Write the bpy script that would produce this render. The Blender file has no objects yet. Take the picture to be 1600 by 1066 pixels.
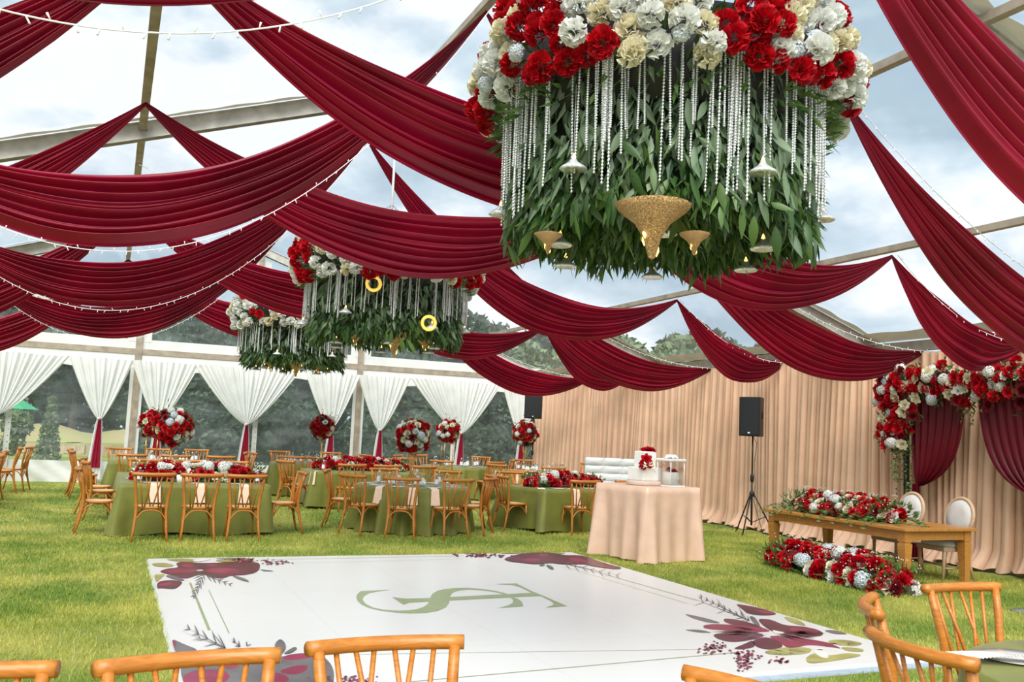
import bpy, math, random
import numpy as np
from mathutils import Vector, Matrix
random.seed(7); rng = np.random.default_rng(7)
C = bpy.context.scene.collection
PI = math.pi
sin, cos = math.sin, math.cos

# ------------------------------------------------------------------ camera
F, YAW, PITCH, ROLL, CH = 1417.07, 0.4116, 0.1013, 0.0424, 1.65
fw = Vector((sin(YAW)*cos(PITCH), cos(YAW)*cos(PITCH), sin(PITCH)))
r0 = Vector((cos(YAW), -sin(YAW), 0)); u0 = r0.cross(fw)
rt = r0*cos(ROLL)+u0*sin(ROLL); up = -r0*sin(ROLL)+u0*cos(ROLL)
cd = bpy.data.cameras.new('camera'); cam = bpy.data.objects.new('camera', cd); C.objects.link(cam)
cd.sensor_width = 36; cd.lens = F/1600*36; cd.clip_end = 500
M = Matrix((rt, up, -fw)).transposed().to_4x4(); M.translation = (0, 0, CH); cam.matrix_world = M
bpy.context.scene.camera = cam
cd.dof.use_dof = False

def ray(x, y): return fw+rt*((x-800)/F)-up*((y-533)/F)
def at_z(x, y, Z=0.0):
    d = ray(x, y); t = (Z-CH)/d.z; return Vector((d.x*t, d.y*t, Z))
def at_y(x, y, Y):
    d = ray(x, y); t = Y/d.y; return Vector((d.x*t, Y, CH+d.z*t))

# ------------------------------------------------------------------ view + world + sun
vs = bpy.context.scene.view_settings
vs.view_transform = 'Standard'; vs.look = 'None'; vs.gamma = 1; vs.use_curve_mapping = False
vs.exposure = 0.72
w = bpy.data.worlds.new('overcast sky'); bpy.context.scene.world = w; w.use_nodes = True
nt = w.node_tree; nt.nodes.clear()
N = nt.nodes.new
out = N('ShaderNodeOutputWorld'); bg = N('ShaderNodeBackground'); tc = N('ShaderNodeTexCoord')
mp = N('ShaderNodeMapping'); mp.inputs['Scale'].default_value = (1.6, 1.6, 3.0)
no = N('ShaderNodeTexNoise'); no.inputs['Scale'].default_value = 1.7; no.inputs['Detail'].default_value = 6; no.inputs['Roughness'].default_value = .55
cr = N('ShaderNodeValToRGB')
cr.color_ramp.elements[0].position = .38; cr.color_ramp.elements[0].color = (.40, .52, .62, 1)
cr.color_ramp.elements[1].position = .53; cr.color_ramp.elements[1].color = (.95, .97, 1.0, 1)
e = cr.color_ramp.elements.new(.47); e.color = (.62, .73, .82, 1)
nt.links.new(tc.outputs['Generated'], mp.inputs['Vector']); nt.links.new(mp.outputs['Vector'], no.inputs['Vector'])
nt.links.new(no.outputs['Fac'], cr.inputs['Fac']); nt.links.new(cr.outputs['Color'], bg.inputs['Color'])
bg.inputs['Strength'].default_value = 0.72
nt.links.new(bg.outputs['Background'], out.inputs['Surface'])
sd = bpy.data.lights.new('sun', 'SUN'); sd.energy = 3.6; sd.angle = math.radians(50); sd.color = (1, .97, .9)
so = bpy.data.objects.new('sun', sd); C.objects.link(so); so.rotation_euler = (math.radians(38), math.radians(-22), 0)

# ------------------------------------------------------------------ materials
def mat(name, col, rough=.6, metal=0, var=0.0, vscale=8, spec=None, sheen=0, trans=0, bump=0, bscale=40, emit=None, es=0, island=False, coord='Object', col2=None, alpha=None):
    m = bpy.data.materials.new(name); m.use_nodes = True
    t = m.node_tree; b = t.nodes['Principled BSDF']
    b.inputs['Base Color'].default_value = (*col, 1); b.inputs['Roughness'].default_value = rough; b.inputs['Metallic'].default_value = metal
    if spec is not None: b.inputs['Specular IOR Level'].default_value = spec
    if sheen: b.inputs['Sheen Weight'].default_value = sheen; b.inputs['Sheen Roughness'].default_value = .4
    c2 = col2 or tuple(min(1, c*(1+var)) for c in col); c1 = tuple(c*(1-var) for c in col) if not col2 else col
    if var or col2:
        mx = t.nodes.new('ShaderNodeMix'); mx.data_type = 'RGBA'
        mx.inputs[6].default_value = (*c1, 1); mx.inputs[7].default_value = (*c2, 1)
        if island:
            g = t.nodes.new('ShaderNodeNewGeometry'); t.links.new(g.outputs['Random Per Island'], mx.inputs[0])
        else:
            n = t.nodes.new('ShaderNodeTexNoise'); n.inputs['Scale'].default_value = vscale; n.inputs['Detail'].default_value = 4
            tx = t.nodes.new('ShaderNodeTexCoord'); t.links.new(tx.outputs[coord], n.inputs['Vector'])
            rmp = t.nodes.new('ShaderNodeMapRange'); rmp.inputs[1].default_value = .35; rmp.inputs[2].default_value = .65
            t.links.new(n.outputs['Fac'], rmp.inputs[0]); t.links.new(rmp.outputs[0], mx.inputs[0])
        t.links.new(mx.outputs[2], b.inputs['Base Color'])
    if bump:
        n = t.nodes.new('ShaderNodeTexNoise'); n.inputs['Scale'].default_value = bscale; n.inputs['Detail'].default_value = 3
        tx = t.nodes.new('ShaderNodeTexCoord'); t.links.new(tx.outputs['Object'], n.inputs['Vector'])
        bp = t.nodes.new('ShaderNodeBump'); bp.inputs['Strength'].default_value = bump; bp.inputs['Distance'].default_value = .02
        t.links.new(n.outputs['Fac'], bp.inputs['Height']); t.links.new(bp.outputs['Normal'], b.inputs['Normal'])
    if emit: b.inputs['Emission Color'].default_value = (*emit, 1); b.inputs['Emission Strength'].default_value = es
    if alpha is not None: b.inputs['Alpha'].default_value = alpha
    if trans:
        o = t.nodes['Material Output']; tr = t.nodes.new('ShaderNodeBsdfTranslucent'); ms = t.nodes.new('ShaderNodeMixShader')
        ms.inputs[0].default_value = trans
        if var or col2: t.links.new(mx.outputs[2], tr.inputs['Color'])
        else: tr.inputs['Color'].default_value = (*col, 1)
        t.links.new(b.outputs[0], ms.inputs[1]); t.links.new(tr.outputs[0], ms.inputs[2]); t.links.new(ms.outputs[0], o.inputs['Surface'])
    return m

def vinyl(name, haze=.06, tint=(.93, .965, .985), rough=.06, smudge=.12):
    m = bpy.data.materials.new(name); m.use_nodes = True; t = m.node_tree; t.nodes.clear(); n = t.nodes.new; L = t.links.new
    o = n('ShaderNodeOutputMaterial'); tr = n('ShaderNodeBsdfTransparent'); tr.inputs[0].default_value = (*tint, 1)
    df = n('ShaderNodeBsdfTranslucent'); df.inputs[0].default_value = (.8, .86, .9, 1)
    d2 = n('ShaderNodeBsdfDiffuse'); d2.inputs[0].default_value = (.75, .82, .86, 1)
    mm = n('ShaderNodeMixShader'); mm.inputs[0].default_value = .5; L(df.outputs[0], mm.inputs[1]); L(d2.outputs[0], mm.inputs[2])
    tx = n('ShaderNodeTexCoord'); mp = n('ShaderNodeMapping'); mp.inputs['Scale'].default_value = (.8, .8, 2.5)
    ns = n('ShaderNodeTexNoise'); ns.inputs['Scale'].default_value = 1.6; ns.inputs['Detail'].default_value = 8; ns.inputs['Distortion'].default_value = .6
    L(tx.outputs['Object'], mp.inputs[0]); L(mp.outputs[0], ns.inputs['Vector'])
    mr = n('ShaderNodeMapRange'); mr.inputs[1].default_value = .4; mr.inputs[2].default_value = .75; mr.inputs[3].default_value = haze; mr.inputs[4].default_value = haze+smudge
    L(ns.outputs['Fac'], mr.inputs[0])
    s1 = n('ShaderNodeMixShader'); L(mr.outputs[0], s1.inputs[0]); L(tr.outputs[0], s1.inputs[1]); L(mm.outputs[0], s1.inputs[2])
    gl = n('ShaderNodeBsdfGlossy'); gl.inputs['Roughness'].default_value = rough
    lw = n('ShaderNodeLayerWeight'); lw.inputs[0].default_value = .5
    fr = n('ShaderNodeMapRange'); fr.inputs[1].default_value = .45; fr.inputs[2].default_value = 1.0; fr.inputs[3].default_value = .02; fr.inputs[4].default_value = .16; L(lw.outputs['Facing'], fr.inputs[0])
    bp = n('ShaderNodeBump'); bp.inputs['Strength'].default_value = .15; L(ns.outputs['Fac'], bp.inputs['Height']); L(bp.outputs[0], gl.inputs['Normal'])
    s2 = n('ShaderNodeMixShader'); L(fr.outputs[0], s2.inputs[0]); L(s1.outputs[0], s2.inputs[1]); L(gl.outputs[0], s2.inputs[2])
    L(s2.outputs[0], o.inputs['Surface']); return m

def wood(name, a, b_, rough=.35, scale=(6, 6, 40)):
    m = bpy.data.materials.new(name); m.use_nodes = True; t = m.node_tree; b = t.nodes['Principled BSDF']; n = t.nodes.new; L = t.links.new
    tx = n('ShaderNodeTexCoord'); mp = n('ShaderNodeMapping'); mp.inputs['Scale'].default_value = scale
    ns = n('ShaderNodeTexNoise'); ns.inputs['Scale'].default_value = 1.5; ns.inputs['Detail'].default_value = 5; ns.inputs['Distortion'].default_value = 1.5
    r = n('ShaderNodeValToRGB'); r.color_ramp.elements[0].color = (*a, 1); r.color_ramp.elements[1].color = (*b_, 1)
    r.color_ramp.elements[0].position = .3; r.color_ramp.elements[1].position = .7
    L(tx.outputs['Object'], mp.inputs[0]); L(mp.outputs[0], ns.inputs['Vector']); L(ns.outputs['Fac'], r.inputs[0]); L(r.outputs[0], b.inputs['Base Color'])
    b.inputs['Roughness'].default_value = rough
    return m

def cane(name):
    m = bpy.data.materials.new(name); m.use_nodes = True; t = m.node_tree; b = t.nodes['Principled BSDF']; n = t.nodes.new; L = t.links.new
    tx = n('ShaderNodeTexCoord'); mp = n('ShaderNodeMapping'); mp.inputs['Rotation'].default_value = (0, 0, PI/4)
    ck = n('ShaderNodeTexChecker'); ck.inputs['Scale'].default_value = 70; ck.inputs[1].default_value = (.88, .62, .32, 1); ck.inputs[2].default_value = (.66, .38, .14, 1)
    L(tx.outputs['Object'], mp.inputs[0]); L(mp.outputs[0], ck.inputs[0]); L(ck.outputs[0], b.inputs['Base Color']); b.inputs['Roughness'].default_value = .5
    return m

Mt = dict(
 crimson=mat('crimson satin', (.32, .002, .030), .36, var=.22, vscale=1.2, spec=.45, sheen=.18, trans=.34),
 burgundy=mat('burgundy satin', (.12, .001, .009), .42, var=.2, vscale=2, spec=.3, trans=.1),
 red_sash=mat('crimson sash', (.30, .003, .03), .5, var=.15, vscale=5, trans=.1),
 white_cloth=mat('white voile', (.86, .86, .85), .7, var=.04, vscale=3, trans=.35),
 peach=mat('blush drape', (.76, .49, .33), .62, var=.1, vscale=1.5, trans=.12, sheen=.1),
 satin=mat('champagne satin', (.74, .49, .36), .26, var=.06, vscale=5, spec=.7, bump=.35, bscale=3),
 green_cloth=mat('olive tablecloth', (.175, .182, .036), .5, var=.12, vscale=4, spec=.3, sheen=.15),
 napkin=mat('blush napkin', (.85, .62, .48), .7, var=.05, vscale=20),
 pvc=mat('white tarpaulin', (.78, .78, .76), .45, var=.05, vscale=2, trans=.15),
 cream=mat('cream tarpaulin', (.62, .57, .46), .5, var=.08, vscale=3, trans=.1),
 alu=mat('weathered aluminium', (.50, .47, .42), .45, metal=.1, var=.15, vscale=6, bump=.1),
 alu_brown=mat('aged post aluminium', (.36, .30, .23), .5, metal=.25, var=.2, vscale=5),
 chair=wood('honey bentwood', (.37, .12, .015), (.56, .21, .033)),
 table_wood=wood('oak table', (.40, .16, .03), (.58, .27, .06), .4, (30, 4, 30)),
 pale_wood=wood('pale washed wood', (.50, .32, .19), (.62, .43, .28), .5),
 cane=cane('woven cane'),
 upholstery=mat('cream upholstery', (.62, .59, .56), .8, var=.04),
 black=mat('black plastic', (.012, .012, .014), .45, var=.2, vscale=30),
 grille=mat('speaker mesh', (.008, .009, .012), .7, bump=.5, bscale=300),
 steel=mat('black painted steel', (.02, .02, .02), .35, metal=.3, var=.1),
 gold=mat('brushed gold', (.72, .42, .13), .3, metal=.9, var=.1),
 gold_ring=mat('lit gold ring', (.9, .6, .12), .3, metal=.4, emit=(1, .62, .12), es=.45, var=.1),
 gold_beads=mat('gold crystal beads', (.42, .26, .11), .25, metal=.75, bump=1, bscale=160, var=.7, vscale=110, emit=(1, .6, .2), es=.05),
 bulb=mat('warm lit bulb', (1, .7, .3), .4, emit=(1, .55, .12), es=3, var=.05),
 white_wire=mat('white cable', (.85, .85, .85), .5, var=.05),
 grey_wire=mat('grey wire', (.35, .37, .38), .5, var=.05),
 crystal=mat('crystal beads', (.78, .80, .82), .12, metal=.35, var=.3, vscale=60, spec=.9),
 red_petal=mat('red petals', (.50, .003, .012), .5, var=.4, island=True, trans=.15, spec=.3),
 wine_petal=mat('dark wine petals', (.16, .003, .010), .5, var=.4, island=True, trans=.1),
 white_petal=mat('white petals', (.82, .82, .78), .6, var=.07, island=True, trans=.25),
 cream_petal=mat('cream petals', (.80, .74, .55), .6, var=.08, island=True, trans=.25),
 pale_petal=mat('pale blue white florets', (.68, .72, .76), .6, var=.12, island=True, trans=.2),
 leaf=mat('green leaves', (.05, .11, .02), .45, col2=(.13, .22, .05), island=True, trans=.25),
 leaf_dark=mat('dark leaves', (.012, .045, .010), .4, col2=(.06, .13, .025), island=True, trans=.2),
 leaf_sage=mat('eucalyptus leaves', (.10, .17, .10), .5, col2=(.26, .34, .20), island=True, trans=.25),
 ivy=mat('ivy leaves', (.08, .17, .04), .45, col2=(.2, .3, .1), island=True, trans=.25),
 tree_leaf=mat('tree leaves', (.018, .045, .022), .6, col2=(.055, .10, .045), island=True, trans=.3),
 tree_pale=mat('pale tree leaves', (.10, .16, .07), .6, col2=(.2, .27, .13), island=True, trans=.3),
 bark=mat('bark', (.10, .08, .06), .9, var=.3, bump=.5),
 plate=mat('white china', (.8, .8, .78), .2, var=.02),
 label=mat('bottle label', (.75, .80, .84), .5, var=.1, vscale=60),
 bottle=None,
 icing=mat('white icing', (.83, .82, .78), .55, var=.03, bump=.1, bscale=30),
 acrylic=None,
 sofa=mat('white leatherette', (.68, .69, .69), .45, var=.04, vscale=4),
 floor_vinyl=None,
 print_green=mat('sage green print', (.28, .34, .17), .3, var=.05),
 print_wine=mat('wine print', (.10, .012, .035), .3, var=.35, vscale=3),
 print_pink=mat('rose print', (.25, .02, .065), .3, var=.25, vscale=4),
 print_grey=mat('slate leaf and reflection print', (.13, .12, .13), .3, var=.2, vscale=5),
 print_olive=mat('olive leaf print', (.34, .32, .10), .3, var=.25, vscale=5),
 print_white=mat('white petal print', (.8, .72, .68), .3, var=.08, vscale=9),
 brick=mat('stone edging', (.42, .30, .20), .9, var=.3, island=True),
 roof_tile=mat('grey roof', (.2, .21, .22), .7, var=.1),
 house=mat('pale house wall', (.5, .52, .52), .8, var=.05),
 green_canvas=mat('bright green canvas', (.02, .35, .15), .6, var=.1),
 red_spot=mat('orange gingerbread', (.55, .28, .10), .6, var=.3, vscale=80),
 soil=mat('dry bank', (.34, .25, .14), .95, col2=(.28, .28, .10), vscale=1.2, bump=.6, bscale=8),
)
def glassy(name, tint, fres=1.3, white=.0):
    m = bpy.data.materials.new(name); m.use_nodes = True; t = m.node_tree; t.nodes.clear(); n = t.nodes.new; L = t.links.new
    o = n('ShaderNodeOutputMaterial'); tr = n('ShaderNodeBsdfTransparent'); tr.inputs[0].default_value = (*tint, 1)
    gl = n('ShaderNodeBsdfGlossy'); gl.inputs['Roughness'].default_value = .05
    lw = n('ShaderNodeLayerWeight'); lw.inputs[0].default_value = .35
    s = n('ShaderNodeMixShader'); L(lw.outputs['Facing'], s.inputs[0]); L(tr.outputs[0], s.inputs[1]); L(gl.outputs[0], s.inputs[2])
    L(s.outputs[0], o.inputs['Surface']); return m
Mt['bottle'] = glassy('clear bottle plastic', (.93, .95, .96))
Mt['acrylic'] = glassy('clear acrylic', (.97, .98, .98))
VROOF = vinyl('clear roof vinyl', .04, (.93, .965, .985), .08, .10)
VWALL = vinyl('clear wall vinyl', .09, (.86, .93, .92), .04, .16)
# glossy white printed vinyl floor with faint seams
def floor_mat():
    m = bpy.data.materials.new('white printed vinyl'); m.use_nodes = True; t = m.node_tree; b = t.nodes['Principled BSDF']; n = t.nodes.new; L = t.links.new
    tx = n('ShaderNodeTexCoord'); br = n('ShaderNodeTexBrick'); br.offset = 0; br.inputs['Scale'].default_value = 1; br.inputs['Brick Width'].default_value = 1.22; br.inputs['Row Height'].default_value = 1.22
    br.inputs['Mortar Size'].default_value = .006; br.inputs['Mortar Smooth'].default_value = .6
    br.inputs['Color1'].default_value = (.69, .68, .67, 1); br.inputs['Color2'].default_value = (.71, .70, .69, 1); br.inputs['Mortar'].default_value = (.62, .61, .59, 1)
    L(tx.outputs['Object'], br.inputs['Vector']); L(br.outputs['Color'], b.inputs['Base Color']); b.inputs['Roughness'].default_value = .28
    return m
Mt['floor_vinyl'] = floor_mat()

# ------------------------------------------------------------------ mesh helpers
class MB:
    def __init__(s): s.v = []; s.f = []
    def add(s, vs, fs):
        o = len(s.v); s.v.extend([tuple(p) for p in vs]); s.f.extend([tuple(i+o for i in f) for f in fs]); return s
    def box(s, x0, x1, y0, y1, z0, z1, Mx=None):
        P = [Vector((x, y, z)) for z in (z0, z1) for x, y in ((x0, y0), (x1, y0), (x1, y1), (x0, y1))]
        if Mx: P = [Mx @ p for p in P]
        return s.add(P, [(0, 3, 2, 1), (4, 5, 6, 7), (0, 1, 5, 4), (1, 2, 6, 5), (2, 3, 7, 6), (3, 0, 4, 7)])
    def tube(s, pts, rad, n=8, cap=True, flat=1.0):
        pts = [Vector(p) for p in pts]; m = len(pts)
        if not hasattr(rad, '__len__'): rad = [rad]*m
        V = []; nrm = None
        for i, p in enumerate(pts):
            d = (pts[min(i+1, m-1)]-pts[max(i-1, 0)]).normalized()
            if nrm is None: nrm = d.cross(Vector((0, 0, 1)) if abs(d.z) < .9 else Vector((0, 1, 0))).normalized()
            nrm = (nrm-d*nrm.dot(d)).normalized(); b = d.cross(nrm)
            for k in range(n):
                a = 2*PI*k/n; V.append(p+nrm*cos(a)*rad[i]+b*sin(a)*rad[i]*flat)
        Fs = [(i*n+k, i*n+(k+1) % n, (i+1)*n+(k+1) % n, (i+1)*n+k) for i in range(m-1) for k in range(n)]
        if cap: Fs += [tuple(range(n-1, -1, -1)), tuple((m-1)*n+k for k in range(n))]
        return s.add(V, Fs)
    def lathe(s, prof, n=16, c=(0, 0, 0), cap=True):
        V = [(c[0]+r*cos(2*PI*k/n), c[1]+r*sin(2*PI*k/n), c[2]+z) for r, z in prof for k in range(n)]; m = len(prof)
        Fs = [(i*n+k, i*n+(k+1) % n, (i+1)*n+(k+1) % n, (i+1)*n+k) for i in range(m-1) for k in range(n)]
        if cap: Fs += [tuple(range(n-1, -1, -1)), tuple((m-1)*n+k for k in range(n))]
        return s.add(V, Fs)
    def grid(s, fn, nu, nv, closed=False):
        V = [fn(i/nu, j/nv) for j in range(nv+1) for i in range(nu+1)]
        Fs = [(j*(nu+1)+i, j*(nu+1)+i+1, (j+1)*(nu+1)+i+1, (j+1)*(nu+1)+i) for j in range(nv) for i in range(nu)]
        return s.add(V, Fs)
    def mesh(s, name, m, smooth=True):
        me = bpy.data.meshes.new(name); me.from_pydata(s.v, [], s.f); me.materials.append(Mt[m] if isinstance(m, str) else m)
        if smooth: me.polygons.foreach_set('use_smooth', [True]*len(me.polygons))
        me.update(); return me
def link(name, me, parent=None, loc=None, rot=None, sc=None):
    o = bpy.data.objects.new(name, me); C.objects.link(o)
    if parent: o.parent = parent
    if loc is not None: o.location = loc
    if rot is not None: o.rotation_euler = rot
    if sc is not None: o.scale = (sc, sc, sc) if not hasattr(sc, '__len__') else sc
    return o
def obj(name, mb, m, parent=None, smooth=True, **k): return link(name, mb.mesh(name, m, smooth), parent, **k)
def bev(o, wd=.004, seg=2):
    b = o.modifiers.new('bevel', 'BEVEL'); b.width = wd; b.segments = seg; b.limit_method = 'ANGLE'; return o
def tag(o, label, cat, group=None, kind=None):
    o['label'] = label; o['category'] = cat
    if group: o['group'] = group
    if kind: o['kind'] = kind
    return o
def struct(o): o['kind'] = 'structure'; return o
def thing(name, label, cat, loc=(0, 0, 0), rz=0, group=None):
    o = bpy.data.objects.new(name, None); C.objects.link(o); o.location = loc; o.rotation_euler = (0, 0, rz); o.empty_display_size = .1
    return tag(o, label, cat, group)
def sempty(name, loc=(0, 0, 0)):
    o = bpy.data.objects.new(name, None); C.objects.link(o); o.location = loc; o['kind'] = 'structure'; return o
def sm(a, b, x): t = max(0, min(1, (x-a)/(b-a))); return t*t*(3-2*t)
def gz(X, Y): return sm(15.5, 23, Y)*(.03+.009*max(0, min(11, X)))

# ------------------------------------------------------------------ tent constants
XC, XR, XL, YB, HE = 3.35, 11.76, -5.06, 24.53, 3.24
SL, HR = .339, 3.44
def rz_(X): return HR+SL*(XR-XC-abs(X-XC))
RAFT = [5.2, 11.62, 18.1, YB]
POSTS = [-5.06, .52, 6.18, 11.76]

# ------------------------------------------------------------------ ground
g = MB()
def gfun(u, v):
    X = -50+u*100; Y = -4+v*144
    return (X, Y, gz(X, Y)+(.0 if Y < 26 else .05*sin(X*.5)*sm(26, 30, Y)))
g.grid(gfun, 200, 288)
lawn_mat = mat('lawn turf', (.11, .18, .018), .9, col2=(.36, .34, .08), vscale=.9, bump=.8, bscale=60)
o = obj('floor', g, lawn_mat); struct(o)
# grass blades
def grass(region, n, hmin, hmax, wd):
    x = rng.uniform(region[0], region[1], n); y = rng.uniform(region[2], region[3], n)
    inside = (x > .55) & (x < 6.05) & (y > 5.2) & (y < 11.45)
    x, y = x[~inside], y[~inside]; n = len(x)
    a = rng.uniform(0, 2*PI, n); h = rng.uniform(hmin, hmax, n); l = rng.uniform(.2, .9, n)*h; b = rng.uniform(0, 2*PI, n)
    z = np.array([gz(xx, yy) for xx, yy in zip(x, y)]) if region[3] > 15 else np.zeros(n)
    V = np.empty((n, 3, 3)); V[:, 0] = np.stack([x-np.cos(a)*wd, y-np.sin(a)*wd, z], 1); V[:, 1] = np.stack([x+np.cos(a)*wd, y+np.sin(a)*wd, z], 1)
    V[:, 2] = np.stack([x+np.cos(b)*l, y+np.sin(b)*l, z+h], 1); return V.reshape(-1, 3)
parts = [grass((-3.5, 11, 3.6, 9), 150000, .018, .045, .004), grass((-4, 11.0, 8, 14), 110000, .02, .045, .006), grass((-5, 11.0, 14, 24), 60000, .02, .045, .009)]
V = np.concatenate(parts); nt_ = len(V)//3
me = bpy.data.meshes.new('lawn_grass'); me.vertices.add(len(V)); me.vertices.foreach_set('co', V.ravel()); me.loops.add(nt_*3); me.loops.foreach_set('vertex_index', np.arange(nt_*3))
me.polygons.add(nt_); me.polygons.foreach_set('loop_start', np.arange(nt_)*3); me.polygons.foreach_set('loop_total', np.full(nt_, 3)); me.update()
gm = mat('grass blades', (.12, .26, .012), .6, col2=(.68, .63, .15), island=True, trans=.35)
def patchy(gm):
    t = gm.node_tree; n = t.nodes.new; L = t.links.new
    mx = [q for q in t.nodes if q.bl_idname == 'ShaderNodeMix'][0]; isl = mx.inputs[0].links[0].from_socket
    tx = n('ShaderNodeTexCoord'); ns = n('ShaderNodeTexNoise'); ns.inputs['Scale'].default_value = .9; ns.inputs['Detail'].default_value = 5; ns.inputs['Roughness'].default_value = .65
    L(tx.outputs['Object'], ns.inputs['Vector']); mr = n('ShaderNodeMapRange'); mr.inputs[1].default_value = .36; mr.inputs[2].default_value = .64
    L(ns.outputs['Fac'], mr.inputs[0]); m2 = n('ShaderNodeMath'); m2.operation = 'MULTIPLY_ADD'; m2.inputs[1].default_value = .55; L(mr.outputs[0], m2.inputs[0])
    m3 = n('ShaderNodeMath'); m3.operation = 'MULTIPLY'; m3.inputs[1].default_value = .45; L(isl, m3.inputs[0]); L(m3.outputs[0], m2.inputs[2]); L(m2.outputs[0], mx.inputs[0])
patchy(gm); me.materials.append(gm)
tag(link('lawn_grass', me), 'short green lawn grass with yellowish patches under the tent', 'grass', kind='stuff')

# ------------------------------------------------------------------ ceiling (roof): rafters, purlins, clear panels
ceil = sempty('ceiling')
for k, Y in enumerate(RAFT):
    for s_, Xe in ((1, XR), (-1, XL)):
        m = MB(); A = Vector((Xe, Y, HR-.2)); B = Vector((XC, Y, rz_(XC)-.2))
        d = (B-A).normalized(); nn = Vector((-d.z, 0, d.x)) if s_ < 0 else Vector((d.z, 0, -d.x))
        if nn.z < 0: nn = -nn
        P = []
        for q in (A, B):
            for dy, dn in ((-.055, 0), (.055, 0), (.055, .2), (-.055, .2)): P.append(q+Vector((0, dy, 0))+nn*dn)
        m.add(P, [(0, 1, 5, 4), (1, 2, 6, 5), (2, 3, 7, 6), (3, 0, 4, 7), (0, 3, 2, 1), (4, 5, 6, 7)])
        # keder flanges and bolts
        for dn in (.0, .19):
            P = []
            for q in (A, B):
                for dy, d2 in ((-.075, dn), (.075, dn), (.075, dn+.015), (-.075, dn+.015)): P.append(q+Vector((0, dy, 0))+nn*d2)
            m.add(P, [(0, 1, 5, 4), (1, 2, 6, 5), (2, 3, 7, 6), (3, 0, 4, 7), (0, 3, 2, 1), (4, 5, 6, 7)])
        bm_ = obj('rafter', m, 'alu', ceil, smooth=False)
        bolts = MB(); L_ = (B-A).length
        for t in (.30, .33, .36, .39, .62, .65):
            q = A+d*L_*t+nn*.1; bolts.tube([q+Vector((0, -.066, 0)), q+Vector((0, -.05, 0))], .014, 6)
        obj('bolt_row', bolts, 'black', bm_, smooth=False)['kind'] = 'stuff'
        # wavy cream edge strip on both sides
        if k < 3:
            for sy in (-1, 1):
                m = MB(); n_ = 60
                def fn(u, v, sy=sy, A=A, B=B, nn=nn):
                    q = A.lerp(B, u)+nn*.225; return q+Vector((0, sy*(.05+v*(.20+.022*sin(u*95))), 0))+nn*(-.03*v)
                m.grid(fn, n_*2, 2); obj('edge_strip', m, 'cream', ceil)
PURL = [(-2.45, .05), (.08, .05), (XC, .06), (6.35, .05), (9.17, .05)]
for X, r in PURL:
    m = MB(); m.box(X-.045, X+.045, -3, YB, rz_(X)-.1, rz_(X)-.02)
    obj('purlin', m, 'alu_brown', ceil, smooth=False)
ys = [-3, 5.2, 11.62, 18.1, YB]
for i in range(4):
    for s_, Xe in ((1, XR), (-1, XL)):
        m = MB(); y0, y1 = ys[i]+.04, ys[i+1]-.04
        def fn(u, v): X = XC+(Xe-XC)*u; return (X, y0+(y1-y0)*v, rz_(X)+.03-.05*sin(PI*v)*sin(PI*u)+.008*sin(u*31)*sin(v*9))
        m.grid(fn, 20, 10); obj('clear_panel', m, VROOF, ceil)
# right eave beam and cream wall plate
for (Xe, s_) in ((XR, -1), (XL, 1)):
    m = MB(); m.box(Xe-.06, Xe+.06, -3, YB, HE, HE+.16); e_ = obj('eave_beam', m, 'alu', ceil, smooth=False)
    m = MB()
    def fn(u, v): X = Xe+s_*(.06+.32*v); return (X, -3+(YB+3)*u, rz_(X)-.04+.012*sin(u*150)*v)
    m.grid(fn, 200, 2); obj('edge_strip', m, 'cream', ceil)
# ------------------------------------------------------------------ back wall
wb = sempty('wall_back')
m = MB(); m.box(XL, XR, YB-.05, YB+.05, HE-.02, HE+.12); obj('gable_beam', m, 'alu_brown', wb, smooth=False)
for X in POSTS:
    top = rz_(X)-.15
    m = MB(); m.box(X-.075, X+.075, YB-.06, YB+.06, 0, top); obj('post', m, 'alu_brown', wb, smooth=False)
    for s_ in (-1, 1):
        m = MB(); m.box(X+s_*.085-.012-(.06 if s_ < 0 else 0), X+s_*.085+.012+(.06 if s_ > 0 else 0), YB-.02, YB+.0, .5, HE-.25); obj('lacing_strip', m, 'pvc', wb, smooth=False)
m = MB(); m.box(XC-.07, XC+.07, YB-.05, YB+.05, HE+.12, rz_(XC)-.2); obj('post', m, 'alu_brown', wb, smooth=False)
for X in (-2.2, XC+.12, 8.97):
    m = MB(); m.box(X-.06, X+.06, YB-.07, YB-.05, .3, HE-.3); z_ = obj('zip_strip', m, 'pvc', wb, smooth=False)
    m = MB()
    for k in range(16): m.tube([(X+.02, YB-.075, .5+k*.15), (X+.02, YB-.07, .5+k*.15)], .012, 6)
    obj('eyelets', m, 'black', z_)['kind'] = 'stuff'
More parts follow.
